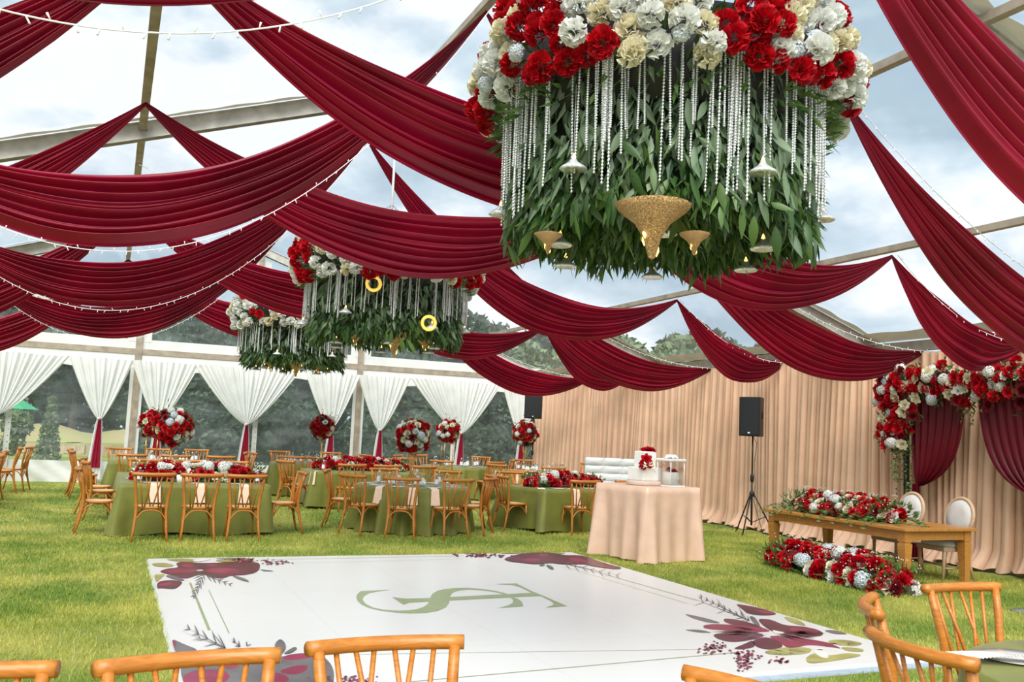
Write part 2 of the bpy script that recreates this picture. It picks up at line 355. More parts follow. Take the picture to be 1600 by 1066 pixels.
# gable clear panels with white borders, wall clear panels, skirts, valance
for i in range(3):
    x0, x1 = POSTS[i]+.08, POSTS[i+1]-.08
    segs = [(x0, x1)] if i != 1 else [(x0, XC-.07), (XC+.07, x1)]
    for a, b_ in segs:
        m = MB(); m.grid(lambda u, v: (a+(b_-a)*u, YB+.0, HE+.12+v*(rz_(a+(b_-a)*u)-.2-HE-.12)), 8, 6); obj('clear_panel', m, VWALL, wb)
        m = MB(); m.grid(lambda u, v: (a+(b_-a)*u, YB-.012+.01*sin(u*20), HE+.12+v*.24), 20, 1); obj('panel_border', m, 'pvc', wb)
        for e0 in (a, b_):
            d = .2 if e0 == a else -.2; hgt = rz_(e0+d)-.25
            m = MB(); m.add([(e0, YB-.012, HE+.3), (e0+d, YB-.012, HE+.3), (e0+d, YB-.012, hgt), (e0, YB-.012, hgt)], [(0, 1, 2, 3)]); obj('panel_border', m, 'pvc', wb)
    m = MB(); m.grid(lambda u, v: (x0+(x1-x0)*u, YB+.02+.03*sin(u*9+v*3)*sin(PI*v), .45+v*(HE-.6)), 24, 12); obj('clear_panel', m, VWALL, wb)
    m = MB(); m.grid(lambda u, v: (x0+(x1-x0)*u, YB-.02+.05*sin(u*23+v*4+i)*(1-v)*.6+.02*sin(u*61+v*9), .02+v*.52), 90, 6); obj('skirt', m, 'pvc', wb)
    m = MB(); m.grid(lambda u, v: (x0+(x1-x0)*u, YB-.03, HE-.02-v*(.34+.05*abs(sin(u*PI*3)))), 60, 2); obj('valance', m, 'pvc', wb)
# gable rafter face plates light
# ------------------------------------------------------------------ right wall posts, left wall
wr = sempty('wall_right')
for Y in [5.2, 11.62, 18.1]:
    m = MB(); m.box(XR-.06, XR+.06, Y-.07, Y+.07, 0, HE); obj('post', m, 'alu', wr, smooth=False)
m = MB(); m.grid(lambda u, v: (XR+.1, 3+u*21.5, .02+v*3.2), 10, 2); obj('tarpaulin_panel', m, 'pvc', wr)
wl = sempty('wall_left')
for Y in [5.2, 11.62, 18.1]:
    m = MB(); m.box(XL-.06, XL+.06, Y-.07, Y+.07, 0, HE); obj('post', m, 'alu', wl, smooth=False)
m = MB(); m.grid(lambda u, v: (XL, 11.6+u*12.9, .45+v*2.7), 10, 4); obj('clear_panel', m, VWALL, wl)

# ------------------------------------------------------------------ crimson ceiling swags
def swag_pt(A, B, su, sl, s, v, yo=0, ys_=.18):
    p = A.lerp(B, s); k = 4*s*(1-s)
    return Vector((p.x, p.y+yo+(v-.5)*ys_*k, p.z-k*(su+(sl-su)*v)-.05*v-.02))
def swag(A, B, su, sl, label, ph=0, nf=7, group='crimson ceiling swags', amp=.062, mname='crimson'):
    A = Vector(A); B = Vector(B); m = MB()
    def fn(u, v):
        p = swag_pt(A, B, su, sl, u, v); k = (4*u*(1-u))**.75; wv = k*max(.02, (sl-su))
        a = v*nf*2*PI+ph+.9*sin(u*3+ph)+1.1*sin(v*7+ph*2)
        f = 2.2*abs(sin(a/2))**.75-1.2+.35*sin(a*1.7+u*2+ph*3)+.25*sin(a*.43+ph)
        am = amp*(.12+k)
        edge = min(1, min(v, 1-v)*14)
        return (p.x, p.y-f*am*edge*.9, p.z+f*am*.35*edge+.012*sin(u*17+v*5+ph)*k)
    m.grid(fn, 56, 84); o = obj('ceiling_drape', m, mname); return tag(o, label, 'drape', group)
def string_light(A, B, sl, label, v=1.0, sag_extra=.05, n=26, yo=-.1):
    A = Vector(A); B = Vector(B); t = thing('string_light', label, 'string light', tuple(A), group='white string lights along the swags')
    def P(s): p = swag_pt(A, B, 0, sl+sag_extra, s, v, yo if v >= 1 else -.1); return p-A
    m = MB(); m.tube([P(i/60) for i in range(61)], .0045, 5); obj('cord', m, 'white_wire', t)
    b = MB(); L = 4*n
    for i in range(n*2):
        s = (i+.5)/(n*2); q = P(s); d = Vector((random.uniform(-.02, .02), -.01, -.035 if i % 3 else .03)); b.tube([q, q+d], [.003, .0055], 5)
    obj('bulbs', b, 'white_wire', t)['kind'] = 'stuff'
zx = lambda X: rz_(X)-.1
EZ = 3.24
rowA = [4.3, 8.75, 13.7, 19.2]; rowB = [6.75, 10.4, 15.9, 21.2]
nameA = ['nearest the camera, overhead', 'running to the front ridge point', 'running to the second ridge point', 'running to the rearmost ridge point']
nameB = ['foremost', 'second from the front', 'third from the front', 'rearmost']
for i, Y in enumerate(rowA):
    L_ = (-2.45, Y, zx(-2.45)); R_ = (XC, Y, zx(XC)); Q = (9.2, Y, zx(9.2)); E_ = (XR-.15, Y-.1, EZ)
    far = (-5.0, Y, EZ)
    swag(L_, R_, 1.27 if i else 1.0, 1.86 if i else 1.47, 'wide crimson satin swag left of the ridge, '+nameA[i], i*1.3, 8)
    swag(far, L_, .25, .8, 'short crimson swag above the left eave, '+nameB[i]+' of the left ridge row', i*.7+2, 5, amp=.04)
    swag(R_, Q, 1.05, 1.72 if i else 1.85, 'wide crimson satin swag right of the ridge, '+nameA[i], i*1.7+1, 8)
    swag(Q, E_, .28, .82, 'short crimson swag falling to the right eave from the lower purlin, '+nameB[i], i*2.1, 6, amp=.045)
    string_light(L_, R_, 1.86 if i else 1.6, 'white string light below the left swag '+nameA[i], n=30)
    string_light(Q, E_, .55, 'white string light across the short right eave swag, '+nameB[i], n=9, v=.5)
for i, Y in enumerate(rowB):
    L_ = (.08, Y, zx(.08)); R_ = (6.45, Y, zx(6.45)); E_ = (XR-.15, Y, EZ); far = (-5.0, Y, EZ)
    swag(L_, R_, .85, 1.55, 'crimson swag crossing under the ridge between chandeliers, '+nameB[i], i*1.1+3, 8)
    swag(R_, E_, .66, 1.32, 'long crimson swag sloping down to the right eave, '+nameB[i], i*1.9+2, 8)
    swag(far, L_, .66, 1.32, 'long crimson swag sloping down to the left eave, '+nameB[i], i*1.4+4, 8)
    string_light(R_, E_, 1.0, 'white string light along the long right eave swag, '+nameB[i], v=.5, n=20, yo=-.12)
string_light((.08, 13, zx(.08)), (6.4, 13.2, zx(6.4)), .5, 'thin white string light hanging free between ridge swags', n=16)

# ------------------------------------------------------------------ white curtains
def curtain(xl, xr, xc, label, zt=3.05, zg=1.58):
    b = gz(xc, 24.2); t = thing('tied_curtain', label, 'curtain', (xc, 24.3, 0), group='white curtains tied along the back wall')
    m = MB(); W = xr-xl; nf = max(7, int(W*8)); ph = random.random()*6
    def fn(u, v):
        k = (1-v)**.78; x = (xl-xc)+u*W
        xx = x*k+(u-.5)*.09; am = .032*(.35+.65*(1-v)**.5)
        a = u*nf*2*PI+ph+sin(u*9+ph)
        return (xx, -.04+am*sin(a)+.02*sin(a*.5), zt-(zt-zg)*v-.10*sin(PI*v)*0+.012*sin(u*13)*(v < .02))
    m.grid(fn, nf*14, 30); obj('curtain_cloth', m, 'white_cloth', t)
    m = MB()
    def ft(u, v): hw = .05+.13*v**.7; a = u*5*2*PI+ph; return ((u-.5)*2*hw-.03*v, -.05+.02*sin(a), zg+.03-(zg-.06-b)*v)
    m.grid(ft, 40, 12); obj('curtain_tail', m, 'white_cloth', t)
    m = MB()
    def fs(u, v): hw = .028+.085*v**.75; a = u*3*2*PI+ph; return ((u-.5)*2*hw-.02*v+.01, -.10+.018*sin(a), zg+.02-(zg-.35-b)*v)
    m.grid(fs, 24, 12); s_ = obj('red_sash', m, 'red_sash', t); s_['label'] = 'crimson sash'
    m = MB(); m.lathe([(.05, -.03), (.062, 0), (.05, .03)], 12, (0, -.05, zg)); obj('tie', m, 'white_cloth', t)
cl = [(-3.9, -1.05, -2.42, 'wide white curtain at the far left tied with a crimson sash'), (-.98, .38, -.24, 'narrow white curtain tied left of the wooden-toned post behind twin flower balls'),
 (.42, 1.93, 1.09, 'white curtain gathered behind the twin flower balls right of the post'), (1.88, 4.45, 3.22, 'wide white curtain gathered below the smallest chandelier'),
 (4.68, 6.07, 5.41, 'narrow white curtain just left of the second tent post'), (6.12, 7.52, 6.76, 'narrow white curtain just right of the second tent post'),
 (7.62, 10.27, 9.12, 'wide white curtain tied behind the gold-framed flower ball'), (10.4, 11.6, 11.0, 'last narrow white curtain beside the corner speaker')]
for xl, xr, xc, lb in cl: curtain(xl, xr, xc, lb)
# ------------------------------------------------------------------ blush drape panels on the right wall
ybs = [24.4, 21.0, 17.6, 14.3, 11.2, 8.2, 5.2]
dl = ['in the back corner behind the far speaker', 'second from the back corner, behind the tufted white sofa', 'behind the front speaker on its tripod', 'between the front speaker and the flower arch', 'directly behind the flower arch', 'nearest the camera at the right edge']
for i in range(6):
    y0, y1 = ybs[i], ybs[i+1]; W = y0-y1; m = MB(); nc = int(W/.0125); ph = random.random()*9
    def fn(u, v):
        y = y0-u*W; z0 = gz(11.6, y)
        q = y+.10*sin(y*1.9)*(v-.3)
        a = q*2*PI/.13+1.9*sin(q*4.3+ph)+1.3*sin(q*1.7); f = sin(a)+.45*sin(a*.47+1)+.25*sin(a*2.1+2)
        pud = max(0, (v-.93)/.07); am = .045+.03*v
        x = 11.55-f*am-.05*v-.16*pud*(1+.6*sin(q*7))
        z = z0+3.17*(1-v)+.012+(.03*pud*(1+sin(a*.7)))
        return (x, y-.03*cos(a)*v, z)
    m.grid(fn, nc, 22); tag(obj('wall_drape', m, 'peach'), 'blush pleated floor-length drape panel '+dl[i], 'drape', 'blush drapes along the right wall')

# ------------------------------------------------------------------ outside: bank, edging, trees, house
g = MB(); g.grid(lambda u, v: (-45+u*55, 60+v*8, -.1+1.25*sin(PI*min(1, v*1.2))**.8*(.8+.2*sin(u*29))+.15*sin(u*90+v*5)), 90, 10)
tag(obj('dry_bank', g, Mt['soil']), 'low dry grass bank beyond the clear back wall', 'bank', kind='stuff')
ed = thing('stone_edging', 'row of rough brown edging stones across the lawn outside', 'stone edging', (-9, 43, 0))
sm_ = []
for k in range(3):
    m = MB(); m.box(-.2, .2, -.15, .15, 0, .38); V_ = m.v; m.v = [(x+random.uniform(-.04, .04), y+random.uniform(-.03, .03), z+random.uniform(-.04, .04)) for x, y, z in V_]; sm_.append(m.mesh('stone', 'brick', False))
for k in range(46): link('stone', sm_[k % 3], ed, (k*.36, random.uniform(-.08, .08), .0), (0, 0, random.uniform(-.3, .3)))
def leafcloud(m, cs, n, size, down=0, seed=0, squash=1):
    r_ = np.random.default_rng(seed)
    for _ in range(n):
        c, R_ = cs[r_.integers(len(cs))]
        d = r_.normal(size=3); d /= np.linalg.norm(d); q = np.array(c)+d*R_*(.55+.45*r_.random()**.4)*np.array([1, 1, squash])
        a = r_.normal(size=3); a /= np.linalg.norm(a); b = np.cross(a, r_.normal(size=3)); b /= np.linalg.norm(b); sz = size*r_.uniform(.6, 1.3)
        m.add([q-a*sz, q+b*sz*.5, q+a*sz, q-b*sz*.5], [(0, 1, 2, 3)])
def tree_mesh(seed, h, wd, pale=False):
    r_ = random.Random(seed); cs = []
    for k in range(11):
        cs.append(((r_.uniform(-wd, wd)*.6, r_.uniform(-wd, wd)*.5, h*r_.uniform(.3, .85)), wd*r_.uniform(.35, .55)))
    m = MB(); leafcloud(m, cs, 5200, .24, seed=seed)
    f = m.mesh('foliage', 'tree_pale' if pale else 'tree_leaf', False)
    m = MB(); m.tube([(0, 0, -.2), (.05, 0, h*.3), (.1, .1, h*.7)], [.2, .15, .06], 8)
    for k in range(4): m.tube([(.05, 0, h*(.25+.1*k)), cs[k][0]], [.08, .03], 6)
    return f, m.mesh('trunk', 'bark')
TM = [tree_mesh(1, 6.5, 2.6), tree_mesh(2, 7.5, 2.4), tree_mesh(3, 5.5, 3.0), tree_mesh(4, 6, 2.6, True)]
tr = [(-9, 46, 0, 1.0), (-5.5, 48, 1, 1.0), (-1.5, 44, 0, .95), (2.5, 40, 2, 1.0), (5.5, 38, 0, .9), (8.5, 40, 1, .9), (1, 47, 1, 1.1), (6, 46, 0, 1.1), (11.5, 38, 2, 1.0), (14.5, 37, 0, 1.0), (17.5, 36, 3, .95), (20.5, 37, 1, .9), (24, 38, 3, 1.1), (29, 42, 0, 1.2), (-13, 50, 1, 1.1), (11, 47, 3, 1.2), (17, 45, 0, 1.2), (23, 47, 2, 1.3), (0.5, 37.5, 3, .42), (35, 44, 2, 1.4)]
tr = [(x*1.5, y*1.5, q, s_*1.5) if x < 1.2 and y > 40 else (x, y, q, s_) for x, y, q, s_ in tr if not (x == .5)]
for k, (x, y, q, s_) in enumerate(tr):
    t = thing('tree', ('dark broad leafy tree beyond the clear back wall', 'taller dark tree rising above the hedge beyond the back wall', 'low wide spreading tree beyond the clear back wall', 'paler green loose-leaved tree beyond the back wall')[q], 'tree', (x, y, 0), random.uniform(0, 6), 'trees beyond the clear back wall'); t.scale = (s_, s_, s_)
    link('foliage', TM[q][0], t); link('trunk', TM[q][1], t)
# hedge
m = MB(); leafcloud(m, [((x, 43+.5*sin(x), 1.1+.2*sin(x*2)), 1.5) for x in np.arange(4, 34, 1.0)], 16000, .20, seed=9)
leafcloud(m, [((x, 70+.5*sin(x), 1.8+.3*sin(x*2)), 2.2) for x in np.arange(-42, 10, 1.5)], 16000, .3, seed=10)
tag(obj('hedge', m, 'tree_leaf', smooth=False), 'long dark clipped hedge behind the dry bank', 'hedge', kind='stuff')
for k, (x, y, w_, h_) in enumerate(((2.0, 31.5, 1.5, 2.3), (4.2, 31, 1.7, 2.8), (6.3, 33, 1.5, 2.2), (9.6, 34, 1.6, 1.7), (12.3, 35, 1.8, 2.2), (15.4, 35, 1.8, 2.4))):
    t = thing('dark_shrub', 'dense dark green shrub standing outside the clear back wall', 'shrub', (x, y, 0), k, 'dark shrubs outside the back wall')
    m = MB(); leafcloud(m, [((random.uniform(-w_, w_)*.6, random.uniform(-w_, w_)*.4, random.uniform(.3, h_*.8)), w_*.55) for _ in range(9)], 2600, .13, seed=40+k); obj('foliage', m, 'tree_leaf', t, smooth=False)
    m = MB()
    for j in range(4): m.tube([(0, 0, -.05), (random.uniform(-.5, .5), random.uniform(-.4, .4), h_*.6)], [.05, .02], 5)
    obj('stems', m, 'bark', t)
# small conifer and bush near the wall
t = thing('young_conifer', 'slender young conifer on the lawn outside the clear wall', 'tree', (-1.55, 29.0, 0))
m = MB(); leafcloud(m, [((0, 0, .3+.25*k), .40-.045*k) for k in range(8)], 1500, .07, seed=3); obj('foliage', m, 'tree_pale', t, smooth=False)
m = MB(); m.tube([(0, 0, 0), (0, 0, 1.6)], [.05, .02], 6); obj('trunk', m, 'bark', t)
t = thing('garden_umbrella', 'bright green garden umbrella outside at the far left', 'umbrella', (-3.1, 31, 0))
m = MB(); m.lathe([(1.1, 1.75), (.6, 2.05), (.03, 2.3)], 8); obj('canopy', m, 'green_canvas', t, smooth=False)
m = MB(); m.tube([(0, 0, 0), (0, 0, 2.3)], .03, 6); obj('pole', m, 'steel', t)
t = thing('leafy_shrub', 'pale leafy shrub under the green umbrella outside', 'shrub', (-2.7, 29.5, 0))
m = MB(); leafcloud(m, [((0, 0, .9), .55), ((.3, 0, 1.3), .4)], 700, .1, seed=5); obj('foliage', m, 'tree_pale', t, smooth=False)
m = MB(); m.tube([(0, 0, 0), (0, 0, 1)], .04, 6); obj('stem', m, 'bark', t)
# house with outside stair
t = thing('house', 'pale two-storey house with an outside stair beyond the hedge', 'house', (-6.5, 78, 0), .12)
t.scale = (1.45, 1.45, 1.35); m = MB(); m.box(-5, 4, 0, 6, 0, 5.6); obj('wall', m, 'house', t, smooth=False)
m = MB(); m.add([(-5.4, -.6, 5.5), (4.4, -.6, 5.5), (4.4, 6.6, 5.5), (-5.4, 6.6, 5.5), (-5.4, 3, 7), (4.4, 3, 7)], [(0, 1, 5, 4), (3, 2, 5, 4)[::-1], (0, 4, 3), (1, 2, 5), (0, 3, 2, 1)]); obj('roof', m, 'roof_tile', t, smooth=False)
m = MB()
for k in range(12): m.box(-3+k*.35, -2.6+k*.35, -1.4, -.05, 4.2-k*.3, 4.3-k*.3)
m.tube([(-3, -1.4, 5.2), (1.3, -1.4, 1.7)], .05, 6)
for k in range(7): m.tube([(-3+k*.7, -1.4, 4.3-k*.58), (-3+k*.7, -1.4, 5.2-k*.57)], .03, 5)
obj('stair', m, 'steel', t, smooth=False)
for k, (x, z) in enumerate([(-3.8, 3.6), (2.4, 3.6), (2.4, 1.2)]):
    m = MB(); m.box(x-.5, x+.5, -.05, .05, z, z+1.1); obj('window', m, 'grille', t, smooth=False)

# ------------------------------------------------------------------ dance floor with flat print
FX0, FX1, FY0, FY1 = .53, 6.03, 5.35, 11.42
df = thing('dance_floor', 'white glossy printed dance floor with sage monogram and wine flowers', 'dance floor', (FX0, FY0, 0))
m = MB()
def ff(u, v):
    X = (FX1-FX0)*u; Y = (FY1-FY0)*v
    return (X, Y, .035)
m.grid(ff, 2, 2); b = .06
W_, H_ = FX1-FX0, FY1-FY0
obj('printed_sheet', m, 'floor_vinyl', df, smooth=False)
m = MB(); m.grid(lambda u, v: (W_*u, -.02*v-.004*sin(u*80)*v, .035*(1-v)), 90, 2); m.grid(lambda u, v: (-.02*v-.004*sin(u*70)*v, H_*u, .035*(1-v)), 90, 2)
m.grid(lambda u, v: (W_+.02*v, H_*u, .035*(1-v)), 90, 2); m.grid(lambda u, v: (W_*u, H_+.02*v, .035*(1-v)), 90, 2)
obj('sheet_edge', m, 'pvc', df)
m = MB(); m.box(.03, W_-.03, .03, H_-.03, .002, .033); obj('base_board', m, 'pvc', df, smooth=False)
m = MB(); m.box(2.5, W_+.1, -.12, .02, .001, .012); obj('under_sheet', m, mat('blue grey backing', (.35, .42, .5), .5, var=.1), df, smooth=False)
zl = [.0365]
def prt(polys, mname, name, ox=0, oy=0, sc=1, inset=True, xf=None):
    """flat print: outlines measured on the floor plane, kept inside the sheet"""
    zl[0] += .00012; m = MB()
    for P in polys:
        Q = []
        for x, y in P:
            p = at_z(ox+x/sc, oy+y/sc, .035); X, Y = p.x-FX0, p.y-FY0
            Q.append((min(max(X, .01), W_-.01), min(max(Y, .01), H_-.01), zl[0]))
        if name in ('printed_petal_or_reflection', 'printed_leaf', 'printed_bud', 'printed_blossom'):
            for _ in range(2):
                R_ = []
                for i in range(len(Q)):
                    a, b_ = Q[i], Q[(i+1) % len(Q)]; R_ += [tuple(a[k]*.78+b_[k]*.22 for k in range(3)), tuple(a[k]*.22+b_[k]*.78 for k in range(3))]
                Q = R_
        m.add(Q, [tuple(range(len(Q)))])
    me = m.mesh(name, mname, False)
    import bmesh
    bm = bmesh.new(); bm.from_mesh(me); bmesh.ops.triangulate(bm, faces=bm.faces[:]); bmesh.ops.recalc_face_normals(bm, faces=bm.faces[:])
    for f in bm.faces:
        if f.normal.z < 0: f.normal_flip()
    bm.to_mesh(me); bm.free()
    return link(name, me, df)
S = [(315,143),(220,146),(105,152),(85,168),(73,190),(80,215),(110,245),(160,268),(240,287),(340,300),(450,307),(560,303),(640,290),(695,265),(715,240),(722,215),(724,190),(735,170),(760,155),(800,146),(860,141),(940,145),(1030,157),(1105,175),(1125,172),(1095,162),(1030,148),(940,135),(850,128),(760,130),(690,137),(640,148),(605,168),(590,190),(583,215),(570,240),(540,262),(490,278),(430,286),(350,287),(260,280),(190,265),(140,240),(118,213),(125,190),(160,167),(220,155)]
ST = [(322,193),(425,204),(590,199),(1300,163),(1360,185),(722,217),(583,224),(440,232),(415,243),(400,245),(385,235)]
TO = [(1040,103),(1185,97),(1215,112),(1300,155),(1370,182),(1540,256),(1390,266),(1440,248),(1443,236),(1420,218),(1360,188),(1290,163),(1215,125),(1150,108)]
LS = [(1145,196),(1180,200),(1205,210),(1225,230),(1235,257),(1060,270),(1130,250),(1158,235),(1165,215)]
for q_ in (S, ST, TO, LS): prt([q_], 'print_green', 'monogram_letter', 540, 890, 4.4444)
def line(p0, p1, wd):
    a = at_z(*p0, .035); b_ = at_z(*p1, .035); d = (b_-a).normalized(); n_ = Vector((-d.y, d.x, 0))*wd/2; o_ = Vector((FX0, FY0, 0))
    zl[0] += .00005; q = [a-n_-o_, b_-n_-o_, b_+n_-o_, a+n_-o_]; m = MB(); m.add([(p.x, p.y, zl[0]) for p in q], [(0, 1, 2, 3)]); obj('border_line', m, 'print_green', df, smooth=False)
line((297, 911), (327, 985), .022); line((326, 922), (358, 990), .008)
line((560, 1023), (1115, 1016) if 0 else (1115, 1015), .007); line((640, 1066), (1151, 1020), .014)
line((420, 875), (724, 869), .012); line((420, 881), (724, 874), .006); line((882, 880), (1090, 939), .013); line((882, 886), (1075, 944), .006)
# corner flower prints
bo = (1060, 910, 4.706)
prt([[(35,230),(200,265),(330,305),(220,300),(100,265)],[(30,350),(160,350),(260,375),(150,372)],[(515,250),(560,255),(610,330),(560,315)],[(1060,355),(1160,352),(1260,385),(1150,385)]], 'print_grey', 'printed_leaf', *bo)
prt([[(620,515),(720,490),(850,475),(990,490),(960,525),(800,540),(680,535)],[(1090,440),(1130,425),(1210,425),(1300,435),(1365,455),(1280,475),(1150,460)],[(770,250),(880,275),(950,325),(880,315),(800,285)],[(930,560),(1000,520),(1100,545),(1250,520),(1370,540),(1200,572),(960,605)],[(1180,475),(1360,490),(1365,515),(1240,510)]], 'print_olive', 'printed_leaf', *bo)
prt([[(330,265),(450,280),(560,310),(640,345),(500,335),(340,300)],[(540,430),(650,400),(760,450),(770,480),(680,502),(570,480)],[(400,490),(500,450),(550,425),(570,480),(450,498)],[(415,160),(520,175),(640,195),(740,235),(640,250),(510,235),(470,200)],[(240,385),(420,365),(600,375),(640,400),(520,430),(400,445),(300,425)],[(580,270),(680,275),(780,320),(900,325),(1010,345),(1070,375),(1050,400),(900,405),(790,395),(700,370),(620,320)]], 'print_wine', 'printed_petal_or_reflection', *bo)
prt([[(180,320),(260,308),(390,315),(520,322),(620,335),(690,365),(560,368),(420,360),(260,350),(190,340)],[(420,375),(520,378),(625,395),(600,412),(500,405)],[(650,395),(800,400),(960,420),(1100,445),(1210,492),(1130,480),(960,460),(880,480),(810,490),(740,440)],[(800,335),(930,335),(1040,355),(1000,385),(860,385)],[(560,205),(690,215),(720,235),(620,232)]], 'print_pink', 'printed_petal_or_reflection', *bo)
prt([[(985,500),(1060,495),(1090,520),(1110,560),(1060,560),(1010,530)],[(690,352),(730,362),(790,372),(760,382),(700,376)],[(1000,485),(1080,488),(1070,505),(1010,500)]], 'print_white', 'printed_blossom', *bo)
def fern(base, tip, n, ln, ox, oy, sc, wd=8, nm='print_grey'):
    bx, by = base; tx, ty = tip; P = [[(bx-2, by+wd*.3), (tx, ty), (bx+2, by-wd*.3)]]
    for k in range(n):
        t_ = k/n; x, y = bx+(tx-bx)*t_, by+(ty-by)*t_
        for sd_ in (-1, 1):
            dx, dy = (tx-bx), (ty-by); L_ = math.hypot(dx, dy); dx /= L_; dy /= L_
            a = sd_*(.5+.25*random.random()); ex, ey = dx*cos(a)-dy*sin(a), dx*sin(a)+dy*cos(a); l_ = ln*(1-t_*.6)*random.uniform(.6, 1.1)
            P.append([(x-ey*wd*.4, y+ex*wd*.2), (x+ex*l_*.5-ey*wd*.5, y+ey*l_*.5+ex*wd*.25), (x+ex*l_, y+ey*l_), (x+ex*l_*.5+ey*wd*.5, y+ey*l_*.5-ex*wd*.25), (x+ey*wd*.4, y-ex*wd*.2)])
    prt(P, nm, 'printed_fern', ox, oy, sc)
def streaks(cx, cy, ax, ay, n, nm, ox, oy, sc, a0=0, a1=6.28):
    P = []
    for k in range(n):
        a = random.uniform(a0, a1); r0_, r1_ = random.uniform(.15, .5), random.uniform(.55, .95); w_ = random.uniform(1.5, 4)
        p0 = (cx+cos(a)*ax*r0_, cy+sin(a)*ay*r0_); p1 = (cx+cos(a+.03)*ax*r1_, cy+sin(a+.03)*ay*r1_); P.append([p0, ((p0[0]+p1[0])/2, (p0[1]+p1[1])/2-w_), p1, ((p0[0]+p1[0])/2, (p0[1]+p1[1])/2+w_)])
    prt(P, nm, 'printed_vein', ox, oy, sc)
streaks(690, 370, 480, 75, 26, 'print_wine', *bo, a0=2.4, a1=3.9); streaks(690, 370, 430, 110, 34, 'print_wine', *bo, a0=-.3, a1=1.0); streaks(690, 370, 300, 100, 16, 'print_grey', *bo, a0=.3, a1=2.9); streaks(800, 515, 190, 25, 14, 'print_grey', *bo); streaks(1220, 450, 130, 22, 10, 'print_grey', *bo)
fern((520, 285), (130, 92), 9, 60, *bo, wd=10); fern((500, 275), (30, 90), 3, 150, *bo, wd=6)
def sprig(cx, cy, wx, wy, n, ox, oy, sc, s0=7, asp=.35):
    P = []
    for k in range(n):
        x = cx+random.gauss(0, wx); y = cy+random.gauss(0, wy); a = random.uniform(-.6, .6); l_ = s0*random.uniform(.7, 1.6)
        P.append([(x-l_*cos(a), y-l_*sin(a)*asp), (x, y-l_*asp), (x+l_*cos(a), y+l_*sin(a)*asp), (x, y+l_*asp)])
    prt(P[:len(P)//2], 'print_wine', 'printed_sprig', ox, oy, sc); prt(P[len(P)//2:], 'print_pink', 'printed_sprig', ox, oy, sc)
sprig(270, 490, 55, 22, 46, *bo, s0=13, asp=.5); sprig(500, 550, 55, 26, 50, *bo, s0=13, asp=.5); sprig(480, 615, 30, 22, 26, *bo, s0=12, asp=.5); sprig(740, 580, 35, 16, 18, *bo, s0=12, asp=.5)
bo = (220, 860, 6.667)
prt([[(100,140),(250,135),(360,160),(290,180),(140,170)],[(250,95),(450,90),(650,110),(520,130),(330,115)],[(750,105),(1000,98),(1030,120),(850,130)],[(95,260),(180,255),(260,250),(200,300),(110,345)]], 'print_olive', 'printed_leaf', *bo)
prt([[(940,265),(1030,280),(1110,310),(1135,340),(1020,310)],[(740,92),(900,85),(1130,82),(1000,102)],[(1230,200),(1410,222),(1280,224)],[(240,270),(330,260),(480,320),(380,320)]], 'print_grey', 'printed_leaf', *bo)
prt([[(190,225),(270,195),(400,185),(360,140),(430,122),(640,140),(800,135),(1030,122),(1240,130),(1240,200),(1190,240),(1080,262),(940,265),(850,300),(760,290),(640,250),(560,270),(480,300),(400,290),(330,265),(250,245)],[(110,360),(200,325),(330,315),(440,330),(410,370),(350,412),(200,395),(120,410)]], 'print_wine', 'printed_petal_or_reflection', *bo)
prt([[(230,225),(350,200),(560,205),(640,215),(500,240),(300,240)],[(650,215),(760,190),(900,185),(1040,215),(1000,240),(760,245)],[(420,150),(520,140),(560,185),(440,180)],[(680,150),(810,145),(760,180),(690,175)],[(170,360),(300,335),(330,355),(220,380)]], 'print_pink', 'printed_petal_or_reflection', *bo)
prt([[(540,105),(640,100),(735,90),(700,108),(600,125),(550,120)],[(570,212),(640,207),(655,217),(600,222)]], 'print_white', 'printed_blossom', *bo)
fern((650, 255), (535, 505), 8, 110, *bo, wd=13); fern((690, 270), (980, 380), 5, 90, *bo, wd=12)
sprig(1150, 105, 110, 12, 50, *bo, s0=16, asp=.3); sprig(1380, 130, 90, 12, 34, *bo, s0=16, asp=.3)
bo = (700, 850, 5.0)
prt([[(360,72),(520,62),(640,70),(500,82)],[(800,70),(930,72),(880,85),(760,82)],[(1130,120),(1260,160),(1180,160)]], 'print_olive', 'printed_leaf', *bo)
prt([[(430,120),(540,85),(640,72),(800,68),(900,92),(1030,92),(1120,112),(1200,150),(1370,190),(1320,203),(1140,180),(1060,160),(900,165),(800,150),(700,165),(560,150),(470,140)]], 'print_wine', 'printed_petal_or_reflection', *bo)
prt([[(560,130),(660,112),(740,125),(660,150)],[(700,85),(760,75),(800,95),(740,105)],[(930,110),(1050,120),(1100,145),(980,140)],[(1160,165),(1290,180),(1300,195),(1200,185)]], 'print_pink', 'printed_petal_or_reflection', *bo)
prt([[(760,165),(800,172),(825,190),(825,206),(790,198)],[(710,170),(750,160),(760,172),(720,178)]], 'print_grey', 'printed_leaf', *bo)
fern((920, 160), (1380, 262), 7, 90, *bo, wd=5); sprig(250, 92, 80, 10, 50, *bo, s0=14, asp=.3)
bo = (230, 960, 5.333)
prt([[(125,260),(210,212),(300,255),(440,310),(300,332),(118,330)],[(850,420),(900,380),(1000,350),(1120,365),(1200,340),(1340,330),(1460,350),(1530,420),(1560,500),(1540,640),(180,640),(180,450),(350,440),(600,420),(780,400)]], 'print_grey', 'printed_petal_or_reflection', *bo)  # dark grey base behind the petals: a floor reflection painted as print colour
